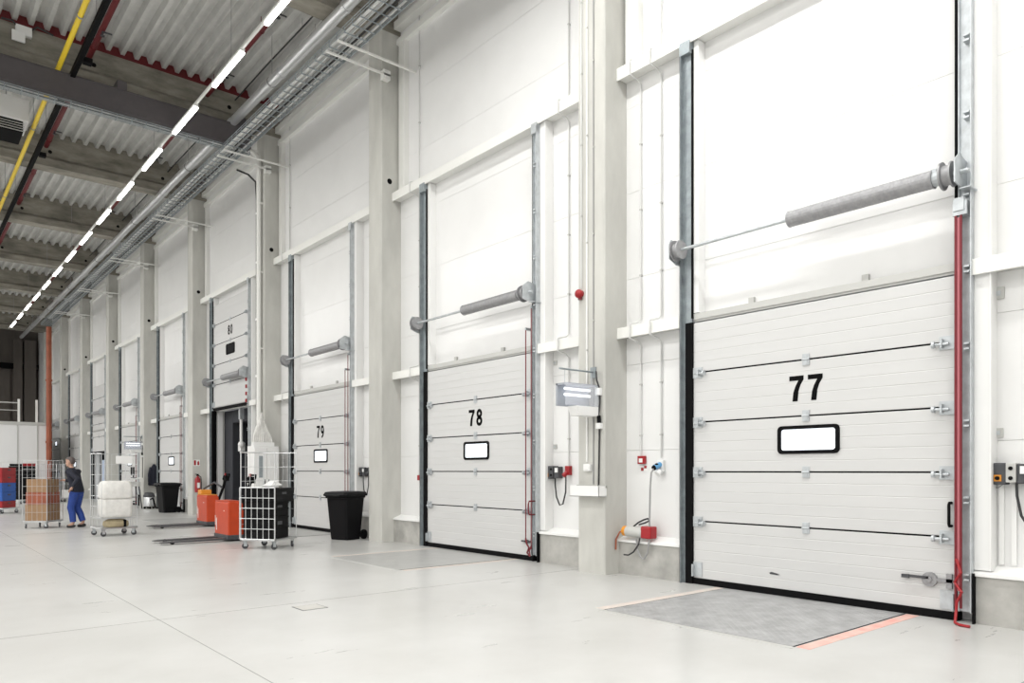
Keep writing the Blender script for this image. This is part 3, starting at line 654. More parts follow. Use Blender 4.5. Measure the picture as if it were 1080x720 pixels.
conduit('wall_conduit', 'thin grey conduit on the wall just left of the second door 78', girt_path(12.2, 11.0, 1.35), 0.010, 'conduit', CL)
conduit('wall_conduit', 'thin grey conduit on the wall just left of the third door 79', girt_path(18.3, 11.0, 1.35), 0.012, 'conduit', CL)
conduit('wall_conduit', 'thin conduit on the column ending at the small red beacon', [(7.455, 7.346, 10.2), (7.455, 7.346, 4.0)], 0.011, 'conduit', [9, 8, 7, 6, 5], wallx=7.47)
conduit('wall_conduit', 'pair of flat white cable ducts up the column between doors 77 and 78', [(7.455, 7.24, 10.2), (7.455, 7.24, 1.55)], 0.012, 'white', [9.2, 7.6, 6.1, 4.6, 3.1], wallx=7.47)
conduit('wall_conduit', 'dark thin cable down the column between doors 77 and 78', [(7.46, 7.12, 10.2), (7.46, 7.12, 1.24)], 0.009, 'greycable', [9.6, 8.3, 7.1, 5.9, 4.7, 3.5], wallx=7.47)

cp = thing('fire_call_point', 'red fire alarm call point on the white wall left of the nearest door 77', 'call point', (7.92, 6.62, 1.52))
ob('case', MB().box(-0.05, 0.002, -0.06, 0.06, 0.0, 0.11), M['red'], cp, 0.006)
ob('glass', MB().box(-0.055, -0.05, -0.03, 0.03, 0.02, 0.075), M['white'], cp)
ob('sticker', MB().box(-0.006, 0.002, -0.075, 0.035, -0.10, -0.02), M['white'], cp)
ob('pictogram', MB().box(-0.008, -0.006, -0.07, -0.025, -0.06, -0.025).box(-0.008, -0.006, -0.015, 0.03, -0.095, -0.05), M['red'], cp)
so = thing('wall_socket', 'pale blue industrial socket on the white wall left of the nearest door 77', 'socket', (7.92, 6.29, 1.47))
ob('case', MB().box(-0.05, 0.002, -0.05, 0.05, -0.06, 0.10), M['white'], so, 0.008)
ob('outlet', MB().cyl((-0.04, 0, 0.04), (-0.14, 0.02, 0.0), 0.038, 12), M['lightblue'], so)
ob('lid', MB().cyl((-0.06, -0.01, -0.05), (-0.10, 0.0, -0.09), 0.045, 12), M['white'], so)
pc = thing('power_lead', 'long grey lead hanging from the pale blue socket in a loop by the sill', 'cable', (0, 0, 0))
ob('lead', MB().tube([(7.78, 6.31, 1.47), (7.74, 6.33, 1.40), (7.73, 6.34, 1.2), (7.73, 6.35, 0.8), (7.71, 6.34, 0.5), (7.70, 6.36, 0.34), (7.70, 6.42, 0.25), (7.70, 6.48, 0.27), (7.70, 6.53, 0.36), (7.71, 6.56, 0.5)], 0.012, 8), M['greycable'], pc, smooth=True)
ob('plug', MB().cyl((7.83, 6.30, 1.50), (7.76, 6.31, 1.46), 0.034, 12), M['black'], pc)
bx = thing('portable_power_box', 'red and grey portable power box lying on the sill left of the nearest door 77', 'power box', (7.77, 6.56, 0.60), 0)
ob('body', MB().cyl((-0.02, 0.19, 0), (-0.02, -0.10, -0.01), 0.075, 12), M['grey'], bx, smooth=True)
ob('end_cap', MB().box(-0.09, 0.06, -0.26, -0.09, -0.08, 0.085), M['red'], bx, 0.02)
ob('rear_cap', MB().cyl((-0.02, 0.25, 0), (-0.02, 0.17, 0), 0.07, 12), M['amber'], bx)
ob('hook', MB().tube([(-0.02, 0.08, 0.07), (-0.04, -0.02, 0.13), (-0.05, -0.12, 0.17), (-0.05, -0.19, 0.19), (-0.05, -0.21, 0.16), (-0.05, -0.14, 0.13), (-0.04, -0.03, 0.10)], 0.012, 8), M['cable'], bx, smooth=True)
ob('tail_lead', MB().tube([(-0.02, 0.25, 0.0), (-0.06, 0.30, -0.02), (-0.1, 0.33, -0.12), (-0.1, 0.335, -0.26)], 0.012, 8), M['rust'], bx, smooth=True)
ob('loop_lead', MB().tube([(-0.05, -0.05, -0.08), (-0.085, -0.06, -0.16), (-0.085, 0.03, -0.27), (-0.085, 0.12, -0.32), (-0.085, 0.2, -0.32)], 0.011, 8), M['cable'], bx, smooth=True)

def door_control(i, label, label2, full=True):
    y = DC(i) - 1.87 if i else DC(i) - 1.93
    t = thing('door_control', label, 'control box', (7.92, y, 1.30), group='door control boxes')
    ob('case', MB().box(-0.11, 0.002, 0.02, 0.14, 0.0, 0.20), M['darkgrey'], t, 0.008)
    ob('button_panel', MB().box(-0.12, 0.002, -0.06, 0.02, 0.02, 0.20), M['grey'] if i == 0 else M['darkgrey'], t, 0.006)
    ob('side_case', MB().box(-0.10, 0.002, -0.16, -0.06, 0.01, 0.19), M['darkgrey'], t, 0.008)
    ob('side_lid', MB().box(-0.112, -0.10, -0.15, -0.09, 0.10, 0.17), M['white'], t)
    ob('switch_plate', MB().box(-0.116, -0.11, 0.055, 0.115, 0.03, 0.09), M['amber'], t)
    ob('switch_knob', MB().cyl((-0.116, 0.085, 0.06), (-0.135, 0.085, 0.06), 0.018, 10), M['black'], t)
    for z in (0.06, 0.15): ob('push_button', MB().cyl((-0.12, -0.02, z), (-0.13, -0.02, z), 0.018, 10), M['black'], t)
    for z in (2.05, 0.33): pass
    if full:
        c = thing('control_cable', label2, 'cable', (7.92, y, 1.30))
        ob('lead', MB().tube([(-0.06, -0.05, 0.02), (-0.065, -0.055, -0.1), (-0.07, -0.09, -0.28), (-0.07, -0.16, -0.40), (-0.07, -0.23, -0.38), (-0.07, -0.29, -0.2), (-0.075, -0.30, 0.02), (-0.09, -0.305, 0.10)], 0.012, 8), M['cable'], c, smooth=True)
        ob('plug', MB().cyl((-0.06, -0.31, 0.10), (-0.12, -0.29, 0.05), 0.036, 12).box(-0.07, 0.002, -0.36, -0.27, 0.06, 0.20), M['red'] if i == 1 else M['darkgrey'], c, 0.006)
    ob('rail_wire', MB().tube([(-0.06, 0.06, 0.0), (-0.04, 0.10, -0.03), (-0.03, 0.2, -0.03), (-0.08, 0.30, 0.02)], 0.004, 6), M['greycable'], t)
    return t
door_control(0, 'dark control box with orange switch right of the nearest door 77', 'black cable looping from the control box right of the nearest door 77')
door_control(1, 'dark control box right of the second door 78', 'black cable looping to a red plug right of the second door 78')
door_control(2, 'dark control box right of the third door 79 above the wheelie bin', 'black cable looping from the control box right of the third door 79')
door_control(3, 'dark control box right of the open dock 80', '', False)
def wall_plate(x, y, z, lab, s=0.045):
    t = thing('wall_switch', lab, 'switch', (x, y, z))
    ob('plate', MB().box(-0.02, 0.003, -s, s, -s, s), M['grey'], t, 0.004); ob('rocker', MB().box(-0.026, -0.02, -s * .5, s * .5, -s * .4, s * .4), M['galv'], t)
wall_plate(7.92, 2.365, 1.78, 'small grey switch above the control box right of the nearest door 77'); wall_plate(7.92, 2.365, 3.08, 'small grey switch under the lintel girt right of the nearest door 77', 0.055)
wall_plate(7.92, 8.36, 1.80, 'small grey switch above the control box right of the second door 78', 0.035); wall_plate(7.92, 8.36, 3.1, 'small grey switch under the lintel girt right of the second door 78', 0.035)
for a, lab in ((2.33, 'left white cable duct below the control box right of the nearest door 77'), (2.23, 'right white cable duct below the control box right of the nearest door 77')):
    tag(ob('cable_duct', MB().box(7.895, 7.925, a - 0.02, a + 0.02, 0.56, 1.3), M['white']), lab, 'cable duct')
hk = thing('red_indicator', 'small red plug on the wall left of the second door 78', 'plug', (7.92, 12.2, 1.30))
ob('case', MB().box(-0.05, 0.002, -0.04, 0.04, -0.06, 0.04), M['red'], hk, 0.006); ob('stub', MB().cyl((-0.02, 0, 0.04), (-0.02, 0, 0.06), 0.012, 8), M['grey'], hk)

bc = thing('red_beacon', 'small round red alarm beacon on the column between doors 77 and 78', 'beacon', (7.47, 7.36, 3.92))
ob('base', MB().cyl((0.002, 0, 0), (-0.03, 0, 0), 0.05, 14), M['red'], bc); ob('dome', MB().ball((-0.055, 0, -0.005), 0.055, 0.062, 0.062), M['red'], bc, smooth=True); ob('sounder', MB().cyl((-0.03, 0, -0.04), (-0.03, 0, -0.085), 0.03, 10), M['redrope'], bc)

def dock_lamp(y, z, lab):
    t = thing('dock_lamp', lab, 'lamp', (XP, y, z))
    ob('swing_arm', MB().cyl((0.005, 0.02, 0.33), (-0.66, 0.02, 0.33), 0.013, 8).box(-0.02, 0.003, -0.03, 0.07, 0.25, 0.40), M['galvdark'], t)
    ob('drop_rod', MB().cyl((-0.05, 0.02, 0.33), (-0.05, 0.02, 0.12), 0.008, 6).cyl((-0.56, 0.02, 0.33), (-0.56, 0.02, 0.12), 0.005, 6), M['galv'], t)
    ob('housing', MB().box(-0.62, -0.02, 0.10, 0.13, -0.16, 0.14).box(-0.62, -0.02, -0.08, 0.13, 0.115, 0.14), M['lampgrey'], t)
    ob('cover', MB().box(-0.66, 0.0, -0.10, -0.094, -0.16, 0.13), M['lens'], t)
    for zz in (0.07, -0.01): ob('tube', MB().cyl((-0.56, 0.02, zz), (-0.08, 0.02, zz), 0.018, 10), M['dtube'], t)
    ob('reflector', MB().prism([(-0.46, -0.16), (0.0, -0.16), (0.0, -0.29), (-0.40, -0.29)], 'y', -0.10, 0.08), M['white'], t, 0.01)
    ob('mount_box', MB().box(-0.06, 0.003, -0.14, -0.06, 0.0, 0.10), M['white'], t, 0.006)
    ob('lead', MB().tube([(-0.03, -0.05, 0.33), (-0.08, -0.1, 0.30), (-0.09, -0.12, 0.2), (-0.03, -0.12, 0.08), (-0.02, -0.11, -0.1), (-0.03, -0.09, -0.35), (-0.015, -0.1, -0.42), (-0.012, -0.08, -1.25)], 0.012, 8), M['cable'], t, smooth=True)
    ob('socket', MB().box(-0.06, 0.003, -0.15, -0.07, -0.46, -0.38), M['white'], t, 0.005); ob('plug', MB().cyl((-0.03, -0.11, -0.38), (-0.03, -0.1, -0.28), 0.028, 10), M['black'], t)
    return t
dock_lamp(7.10, 2.46, 'bright dock lamp with two lit tubes on the column left of the nearest door 77')
dock_lamp(PK(4) + 0.2, 2.4, 'far dock lamp on the column behind the standing desk')
jb = thing('junction_box', 'small white socket box on the column above the white shelf', 'box', (XP, 7.2, 1.42)); ob('case', MB().box(-0.06, 0.003, -0.05, 0.07, 0, 0.1), M['white'], jb, 0.008); ob('cover', MB().box(-0.07, -0.06, -0.03, 0.05, 0.02, 0.08), M['white'], jb)
sf = thing('column_shelf', 'white box shelf fixed across the column left of the nearest door 77', 'shelf', (XP, 7.17, 1.07))
ob('tray', MB().box(-0.16, 0.003, -0.29, 0.27, 0, 0.012).box(-0.16, -0.148, -0.29, 0.27, 0, 0.15).box(-0.16, 0.003, -0.29, -0.28, 0, 0.15).box(-0.16, 0.003, 0.26, 0.27, 0, 0.15), M['white'], sf, 0.003)
ob('hinge', MB().box(-0.02, 0.003, -0.29, 0.27, 0.12, 0.16), M['grey'], sf)

fe = thing('fire_extinguisher', 'red fire extinguisher hanging on the concrete column left of open dock 80', 'fire extinguisher', (7.60, PK(3) - 0.11, 0.72))
ob('cylinder', MB().lathe([(0.05, 0), (0.085, 0.015), (0.085, 0.42), (0.07, 0.47), (0.03, 0.51), (0.025, 0.54)], (0, 0, 0), 'z', 16), M['red'], fe, smooth=True)
ob('valve', MB().box(-0.03, 0.03, -0.02, 0.02, 0.53, 0.58).box(-0.08, 0.03, -0.012, 0.012, 0.58, 0.6), M['black'], fe); ob('hose', MB().tube([(0.02, -0.02, 0.55), (0.09, -0.04, 0.5), (0.105, -0.04, 0.3), (0.10, -0.04, 0.1)], 0.013, 6), M['black'], fe); ob('label', MB().box(-0.04, 0.04, -0.0885, -0.083, 0.15, 0.32), M['white'], fe)
ob('wall_bracket', MB().box(-0.04, 0.04, 0.06, 0.113, 0.36, 0.42), M['darkgrey'], fe)
fs = thing('fire_sign', 'white and red fire extinguisher sign on the column above the extinguisher', 'sign', (7.60, PK(3) - 0.004, 1.58))
ob('plate', MB().box(-0.10, 0.10, -0.004, 0.006, 0, 0.2), M['white'], fs)
ob('pictogram', MB().box(-0.085, -0.02, -0.006, -0.004, 0.02, 0.18).add([(0.02, -0.005, 0.03), (0.085, -0.005, 0.02), (0.08, -0.005, 0.12), (0.06, -0.005, 0.18), (0.045, -0.005, 0.13), (0.025, -0.005, 0.15)], [(0, 1, 2, 3, 4, 5)]), M['red'], fs)

# ------------------------------------------------------------------ bins
def wheelie_bin(x, y, rz, h, lab, sheet=False):
    t = thing('wheelie_bin', lab, 'bin', (x, y, 0), rz, group='black wheelie bins')
    s = h
    def ring(a, b, z): return [(sx * a, sy * b, z) for sx, sy in ((-1, -0.86), (-0.86, -1), (0.86, -1), (1, -0.86), (1, 0.86), (0.86, 1), (-0.86, 1), (-1, 0.86))]
    ob('body', MB().loft([ring(.20 * s, .23 * s, 0.0), ring(.215 * s, .235 * s, 0.05 * s), ring(.29 * s, .28 * s, .86 * s), ring(.32 * s, .30 * s, .87 * s), ring(.32 * s, .30 * s, .92 * s)]), M['blackplastic'], t, 0.008)
    ob('lid', MB().loft([ring(.35 * s, .325 * s, .905 * s), ring(.36 * s, .33 * s, .93 * s), ring(.33 * s, .30 * s, .985 * s), ring(.2 * s, .2 * s, 1.0 * s)]).box(-.41 * s, -.33 * s, -.2 * s, .2 * s, .90 * s, .93 * s), M['blackplastic'], t, 0.008)
    ob('handle_bar', MB().cyl((.36 * s, -.24 * s, .93 * s), (.36 * s, .24 * s, .93 * s), .016, 8), M['blackplastic'], t)
    for sg in (-1, 1): ob('wheel', MB().cyl((.24 * s, sg * .26 * s, .1 * s), (.24 * s, sg * .30 * s, .1 * s), .10 * s, 16), M['black'], t)
    if sheet:
        o = ob('notice', MB().add([(-.244 * s, -.12, .50), (-.244 * s, .08, .50), (-.2675 * s, .08, .74), (-.2675 * s, -.12, .74)], [(0, 1, 2, 3)]), M['white'], t)
        ob('notice_lines', MB().add([(-.2565 * s - .002, -.08 + 0, .60), (-.2565 * s - .002, .04, .60), (-.2585 * s - .002, .04, .62), (-.2585 * s - .002, -.08, .62)], [(0, 1, 2, 3)]), M['grey'], o)
    return t
wheelie_bin(7.26, 14.02, R(20), 1.0, 'black wheelie bin with white notice standing right of the third door 79', True)
wheelie_bin(7.24, 26.85, R(8), 1.02, 'black wheelie bin standing against the fire extinguisher column')

# ------------------------------------------------------------------ roll cages
def grid(m, P, w_, z0, z1, nx, nz, r=0.0038):
    for i in range(nx + 1):
        a = -w_ / 2 + w_ * i / nx; rr = r * 1.8 if i in (0, nx) else r
        m.cyl(P(a, z0), P(a, z1), rr, 5)
    for j in range(nz + 1):
        z = z0 + (z1 - z0) * j / nz; rr = r * 1.8 if j in (0, nz) else r
        m.cyl(P(-w_ / 2, z), P(w_ / 2, z), rr, 5)
def caster_mb(): return MB().box(-0.03, 0.03, -0.022, -0.018, 0.05, 0.15).box(-0.03, 0.03, 0.018, 0.022, 0.05, 0.15).box(-0.045, 0.045, -0.035, 0.035, 0.145, 0.155)
def roll_cage(lab, x, y, rz, w_=.73, l_=.68, h=1.75, gate=0.0, sides=(1, 1, 1), gz=(6, 12), group=None):
    t = thing('roll_cage', lab, 'roll cage', (x, y, 0), rz, group='wire roll cages')
    b = MB().box(-w_ / 2, w_ / 2, -l_ / 2, -l_ / 2 + .03, .155, .185).box(-w_ / 2, w_ / 2, l_ / 2 - .03, l_ / 2, .155, .185).box(-w_ / 2, -w_ / 2 + .03, -l_ / 2, l_ / 2, .155, .185).box(w_ / 2 - .03, w_ / 2, -l_ / 2, l_ / 2, .155, .185)
    b.box(-w_ / 2, w_ / 2, -l_ / 2, l_ / 2, .17, .18)
    for i in range(1, 4): b.box(-w_ / 2, w_ / 2, -l_ / 2 + l_ * i / 4 - .01, -l_ / 2 + l_ * i / 4 + .01, .16, .172)
    ob('base', b, M['chrome'], t)
    for sx in (-1, 1):
        for sy in (-1, 1):
            c = cob('caster', 'caster', caster_mb, M['galv'], t, loc=(sx * (w_ / 2 - .06), sy * (l_ / 2 - .06), 0), rz=random.uniform(-1, 1))
            cob('cwheel', 'wheel', lambda: MB().cyl((0, -.016, .055), (0, .016, .055), .055, 14), M['darkgrey'], c)
    e = 0.004
    if sides[0]: m = MB(); grid(m, lambda a, z: (-w_ / 2 + e, a, z), l_ - .02, .185, h, gz[0], gz[1]); ob('side_panel', m, M['chrome'], t)
    if sides[1]: m = MB(); grid(m, lambda a, z: (w_ / 2 - e, a, z), l_ - .02, .185, h, gz[0], gz[1]); ob('side_panel', m, M['chrome'], t)
    if sides[2]: m = MB(); grid(m, lambda a, z: (a, l_ / 2 - e, z), w_ - .02, .185, h, gz[0], gz[1]); ob('back_panel', m, M['chrome'], t)
    if gate:
        ob('gate_post', MB().cyl((-w_ / 2 + .004, -l_ / 2 + .01, .185), (-w_ / 2 + .004, -l_ / 2 + .01, h), .011, 6).cyl((-w_ / 2 + .004, l_ / 2 - .01, .185), (-w_ / 2 + .004, l_ / 2 - .01, h), .011, 6).cyl((-w_ / 2 + .004, -l_ / 2 + .01, h), (-w_ / 2 + .004, l_ / 2 - .01, h), .009, 6), M['chrome'], t)
        m = MB(); grid(m, lambda a, z: (-w_ / 2 - .012, a, z), l_, .185, gate, 6, 5, .0065); ob('front_gate', m, M['chrome'], t)
    return t
CA = roll_cage('tall wire roll cage loaded with black crates beside the orange trucks', 5.38, 13.40, math.atan2(.41, .59), .72, .72, 1.76, 1.12, (0, 1, 1), (5, 6))
def at(root, p):   # local to world on a thing standing on the floor
    c, s = math.cos(root.rotation_euler.z), math.sin(root.rotation_euler.z)
    return (root.location.x + c * p[0] - s * p[1], root.location.y + s * p[0] + c * p[1], root.location.z + p[2])
def crate(root, p, w_, l_, h, m, lab, group=None, lid=False):
    t = thing('plastic_crate', lab, 'crate', at(root, p), root.rotation_euler.z, group=group)
    b = MB(); th = .012
    b.box(-w_ / 2, w_ / 2, -l_ / 2, l_ / 2, 0, th)
    for sx in (-1, 1): b.box(min(sx * w_ / 2, sx * (w_ / 2 - th)), max(sx * w_ / 2, sx * (w_ / 2 - th)), -l_ / 2, l_ / 2, 0, h)
    for sy in (-1, 1): b.box(-w_ / 2, w_ / 2, min(sy * l_ / 2, sy * (l_ / 2 - th)), max(sy * l_ / 2, sy * (l_ / 2 - th)), 0, h)
    ob('body', b, M[m], t)
    r = MB()
    for z in (h - .03, h * .45):
        r.box(-w_ / 2 - .008, w_ / 2 + .008, -l_ / 2 - .008, -l_ / 2 + .001, z, z + .028).box(-w_ / 2 - .008, w_ / 2 + .008, l_ / 2 - .001, l_ / 2 + .008, z, z + .028)
        r.box(-w_ / 2 - .008, -w_ / 2 + .001, -l_ / 2, l_ / 2, z, z + .028).box(w_ / 2 - .001, w_ / 2 + .008, -l_ / 2, l_ / 2, z, z + .028)
    ob('rim', r, M[m], t)
    if lid: ob('lid', MB().box(-w_ / 2 - .01, w_ / 2 + .01, -l_ / 2 - .01, l_ / 2 + .01, h, h + .02), M[m], t)
    for sy in (-1, 1): ob('grip', MB().box(-.07, .07, sy * (l_ / 2 + .004) - .006, sy * (l_ / 2 + .004) + .006, h * .62, h * .78), M['darkgrey'], t)
    return t
crate(CA, (-.03, .04, .187), .58, .56, .40, 'blackplastic', 'large black crate at the bottom of the roll cage beside the orange trucks', 'black crates in the near roll cage')
crate(CA, (-.03, .04, .590), .58, .56, .26, 'blackplastic', 'middle black crate in the roll cage beside the orange trucks', 'black crates in the near roll cage')
crate(CA, (-.01, -.01, .853), .64, .62, .235, 'blackplastic', 'wide black lidded crate on top of the near roll cage stack', 'black crates in the near roll cage', True)
bag = thing('plastic_wrap', 'crumpled white plastic wrap lying on the top black crate', 'wrap', at(CA, (-.1, -.1, 1.125)), .4)
g = MB(); rr = random.Random(3)
for i in range(9): g.prism([(rr.uniform(-.2, .1), rr.uniform(0, .04)), (rr.uniform(.1, .22), rr.uniform(0, .05)), (rr.uniform(0, .15), rr.uniform(.05, .12))], 'y', rr.uniform(-.15, 0), rr.uniform(.02, .15))
ob('film', g, M['white'], bag)

CB = roll_cage('wire roll cage with white sacks right of the worker', 3.805, 18.26, R(8.6), .75, .66, 1.80, 0, (1, 1, 1), (5, 7))
tag(ob('white_sack', MB().loft([[(x * .30 * q + .0, y_ * .27 * q, z) for x, y_ in ((-1, -.8), (-.8, -1), (.8, -1), (1, -.8), (1, .8), (.8, 1), (-.8, 1), (-1, .8))] for z, q in ((.40, .9), (.48, 1), (.78, 1.02), (.80, .96))]), M['sack'], None, .02, True), 'lower white sack stacked in the roll cage right of the worker', 'sack', 'white sacks in the roll cage').location = (3.83, 18.26, 0.0)
tag(ob('white_sack', MB().loft([[(x * .30 * q, y_ * .27 * q, z) for x, y_ in ((-1, -.8), (-.8, -1), (.8, -1), (1, -.8), (1, .8), (.8, 1), (-.8, 1), (-1, .8))] for z, q in ((.805, .95), (.85, 1.02), (1.12, 1.0), (1.2, .8))]), M['sack'], None, .02, True), 'upper white sack stacked in the roll cage right of the worker', 'sack', 'white sacks in the roll cage').location = (3.83, 18.26, 0.0)
sh = thing('cage_shelf', 'wire shelf under the white sacks in the roll cage', 'shelf', at(CB, (0, 0, .385)), R(8.6))
m = MB()
for i in range(9): m.cyl((-.36, -.3 + .075 * i, 0), (.36, -.3 + .075 * i, 0), .007, 5)
ob('wires', m.cyl((-.35, -.31, 0), (-.35, .31, 0), .009, 5).cyl((.35, -.31, 0), (.35, .31, 0), .009, 5), M['chrome'], sh)
pk = thing('tan_parcel', 'tan and black parcel on the base of the white sack roll cage', 'parcel', at(CB, (.02, -.05, .187)), R(8.6))
ob('bag', MB().loft([[(x * .24 * q, y_ * .18 * q, z) for x, y_ in ((-1, -.6), (-.6, -1), (.6, -1), (1, -.6), (1, .6), (.6, 1), (-.6, 1), (-1, .6))] for z, q in ((0, .9), (.04, 1), (.12, .95), (.17, .6))]), M['tan'], pk, .01, True); ob('strap', MB().box(.1, .15, -.19, .19, .0, .155), M['black'], pk)
bd = thing('white_board', 'white notice board hooked on the top of the white sack roll cage', 'board', at(CB, (.08, -.345, 1.58)), R(8.6))
ob('panel', MB().box(-.17, .17, -.01, .004, 0, .17), M['white'], bd, .004); ob('hook', MB().box(-.13, -.11, -.004, .02, .16, .215).box(.11, .13, -.004, .02, .16, .215), M['galv'], bd)

CC = roll_cage('wire roll cage of boxes being pushed by the worker', 2.93, 21.745, R(140), .62, .66, 1.68, 0, (1, 0, 1), (5, 7))
for p, s_, mm, lab in (((0, 0, .187), (.54, .54, .40), 'cardboard', 'brown cardboard box at the bottom of the pushed roll cage'), ((0, 0, .59), (.52, .52, .30), 'rust', 'rust red box in the middle of the pushed roll cage'), ((0, 0, .893), (.5, .5, .32), 'cardboard', 'brown cardboard box on top in the pushed roll cage')):
    t = thing('carton', lab, 'box', at(CC, p), R(140), group='boxes in the pushed roll cage'); ob('box', MB().box(-s_[0] / 2, s_[0] / 2, -s_[1] / 2, s_[1] / 2, 0, s_[2]), M[mm], t, .006); ob('tape', MB().box(-s_[0] / 2 - .001, s_[0] / 2 + .001, -.03, .03, s_[2] * .7, s_[2] + .001), M['tan'], t)

def dolly(lab, x, y, rz, w_, l_):
    t = thing('crate_dolly', lab, 'dolly', (x, y, 0), rz)
    ob('deck', MB().box(-w_ / 2, w_ / 2, -l_ / 2, l_ / 2, .155, .19), M['chrome'], t)
    for sx in (-1, 1):
        for sy in (-1, 1):
            c = cob('caster', 'caster', caster_mb, M['galv'], t, loc=(sx * (w_ / 2 - .07), sy * (l_ / 2 - .07), 0), rz=random.uniform(-1, 1)); cob('cwheel', 'wheel', lambda: 0, M['darkgrey'], c)
    ob('push_bar', MB().tube([(w_ / 2 - .01, -l_ / 2 + .02, .19), (w_ / 2 - .01, -l_ / 2 + .02, 1.72), (w_ / 2 - .01, l_ / 2 - .02, 1.72), (w_ / 2 - .01, l_ / 2 - .02, .19)], .014, 6), M['chrome'], t)
    return t
D1 = dolly('wheeled dolly under the red and blue crates at the left edge', 2.86, 29.96, R(50), .84, .66)
z = .192
for j, (h, mm) in enumerate(((.22, 'red'), (.30, 'blue'), (.30, 'blue'), (.25, 'red'), (.25, 'red'))):
    crate(D1, (-.03, 0, z), .66, .54, h, mm, '%s crate, %s from the floor in the stack at the left edge' % (mm, ORD[j]), 'red and blue crates at the left edge'); z += h + .003
D2 = dolly('wheeled dolly under the tall stack of black crates', 4.38, 38.0, R(40), .9, .7)
z = .192
for j in range(8):
    crate(D2, (-.03, 0, z), .78, .58, .172, 'blackplastic', 'black crate, %s from the floor in the tall stack left of the worker' % ORD[j], 'tall stack of black crates'); z += .178
crate(D2, (.22, -.1, z), .30, .36, .12, 'red', 'small red crate on top of the tall black stack'); crate(D2, (-.25, .1, z), .28, .34, .10, 'blackplastic', 'small black crate on top of the tall black stack')
for j, (x, y) in enumerate(((5.10, 39.87), (5.68, 39.38), (6.22, 38.93))):
    roll_cage('empty wire roll cage behind the worker, %s' % ('leftmost of the three' if j == 0 else 'middle of the three' if j == 1 else 'rightmost of the three'), x, y, R(-38), .68, .62, 1.72, 0, (1, 1, 1), (4, 5))
    tag(ob('white_carton', MB().box(-.22, .22, -.2, .2, 0, .35), M['white'], None, .01), 'white carton low in the %s empty roll cage behind the worker' % ('left', 'middle', 'right')[j], 'carton', 'white cartons behind the worker').location = (x, y, .19)

# ------------------------------------------------------------------ orange pallet trucks (forks along local +x, operator side local -x)
def pallet_truck(lab, x, y, rz, amber=False):
    t = thing('pallet_truck', lab, 'pallet truck', (x, y, 0), rz, group='orange electric pallet trucks')
    ob('body', MB().prism([(-.30, .10), (0.0, .10), (0.0, .78), (-.03, .80), (-.27, .80), (-.30, .74)], 'y', -.40, .40), M['orange'], t, .02)
    ob('battery_cover', MB().box(-.52, -.30, -.34, .34, .12, .62), M['orange'], t, .03)
    ob('base_skirt', MB().box(-.55, .015, -.405, .405, .03, .13), M['darkgrey'], t, .01)
    ob('top_lid', MB().box(-.28, -.01, -.39, .39, .80, .815), M['amber'] if amber else M['orange'], t, .005)
    ob('vent_strip', MB().box(0.0, .004, -.30, -.27, .2, .45).box(0, .004, -.36, -.34, .3, .5), M['white'], t)
    ob('badge', MB().box(0.0, .003, .14, .18, .60, .62), M['white'], t)
    for sy in (-.25, .25):
        ob('fork', MB().prism([(0.0, .07), (1.12, .06), (1.24, .045), (1.24, .03), (0.0, .03)], 'y', sy - .08, sy + .08), M['forks'], t, .006)
        f = ob('load_wheel', MB().cyl((1.02, sy - .045, .032), (1.02, sy + .045, .032), .032, 12), M['black'], t)
    ob('drive_wheel', MB().cyl((-.25, -.06, .11), (-.25, .06, .11), .11, 16), M['black'], t)
    for sy in (-.33, .33): ob('support_wheel', MB().cyl((-.44, sy - .03, .06), (-.44, sy + .03, .06), .06, 12), M['black'], t)
    ob('tiller', MB().tube([(-.40, 0, .60), (-.46, 0, .75), (-.55, 0, 1.0), (-.60, 0, 1.18)], .035, 8), M['black'], t, smooth=True)
    h = ob('tiller_head', MB().tube([(-.60, -.02, 1.16), (-.60, -.16, 1.2), (-.63, -.2, 1.27), (-.66, -.14, 1.33), (-.66, .14, 1.33), (-.63, .2, 1.27), (-.60, .16, 1.2), (-.60, .02, 1.16)], .022, 8).box(-.68, -.58, -.07, .07, 1.16, 1.3), M['black'], t)
    ob('thumb_switch', MB().box(-.66, -.62, -.13, -.08, 1.3, 1.36), M['red'], h)
    if amber: ob('load_backrest', MB().tube([(-.2, -.36, .8), (-.16, -.34, .95), (-.32, .0, 1.12), (-.4, .34, 1.0)], .025, 8), M['darkgrey'], t); ob('tool_tray', MB().box(-.28, -.02, -.38, -.1, .815, .93), M['amber'], t, .01)
    return t
pallet_truck('near orange pallet truck with forks out, touching the black crate roll cage', 5.20, 15.45, R(180))
pallet_truck('far orange pallet truck in front of the white cabinet and open dock 80', 6.15, 19.75, R(180), True)

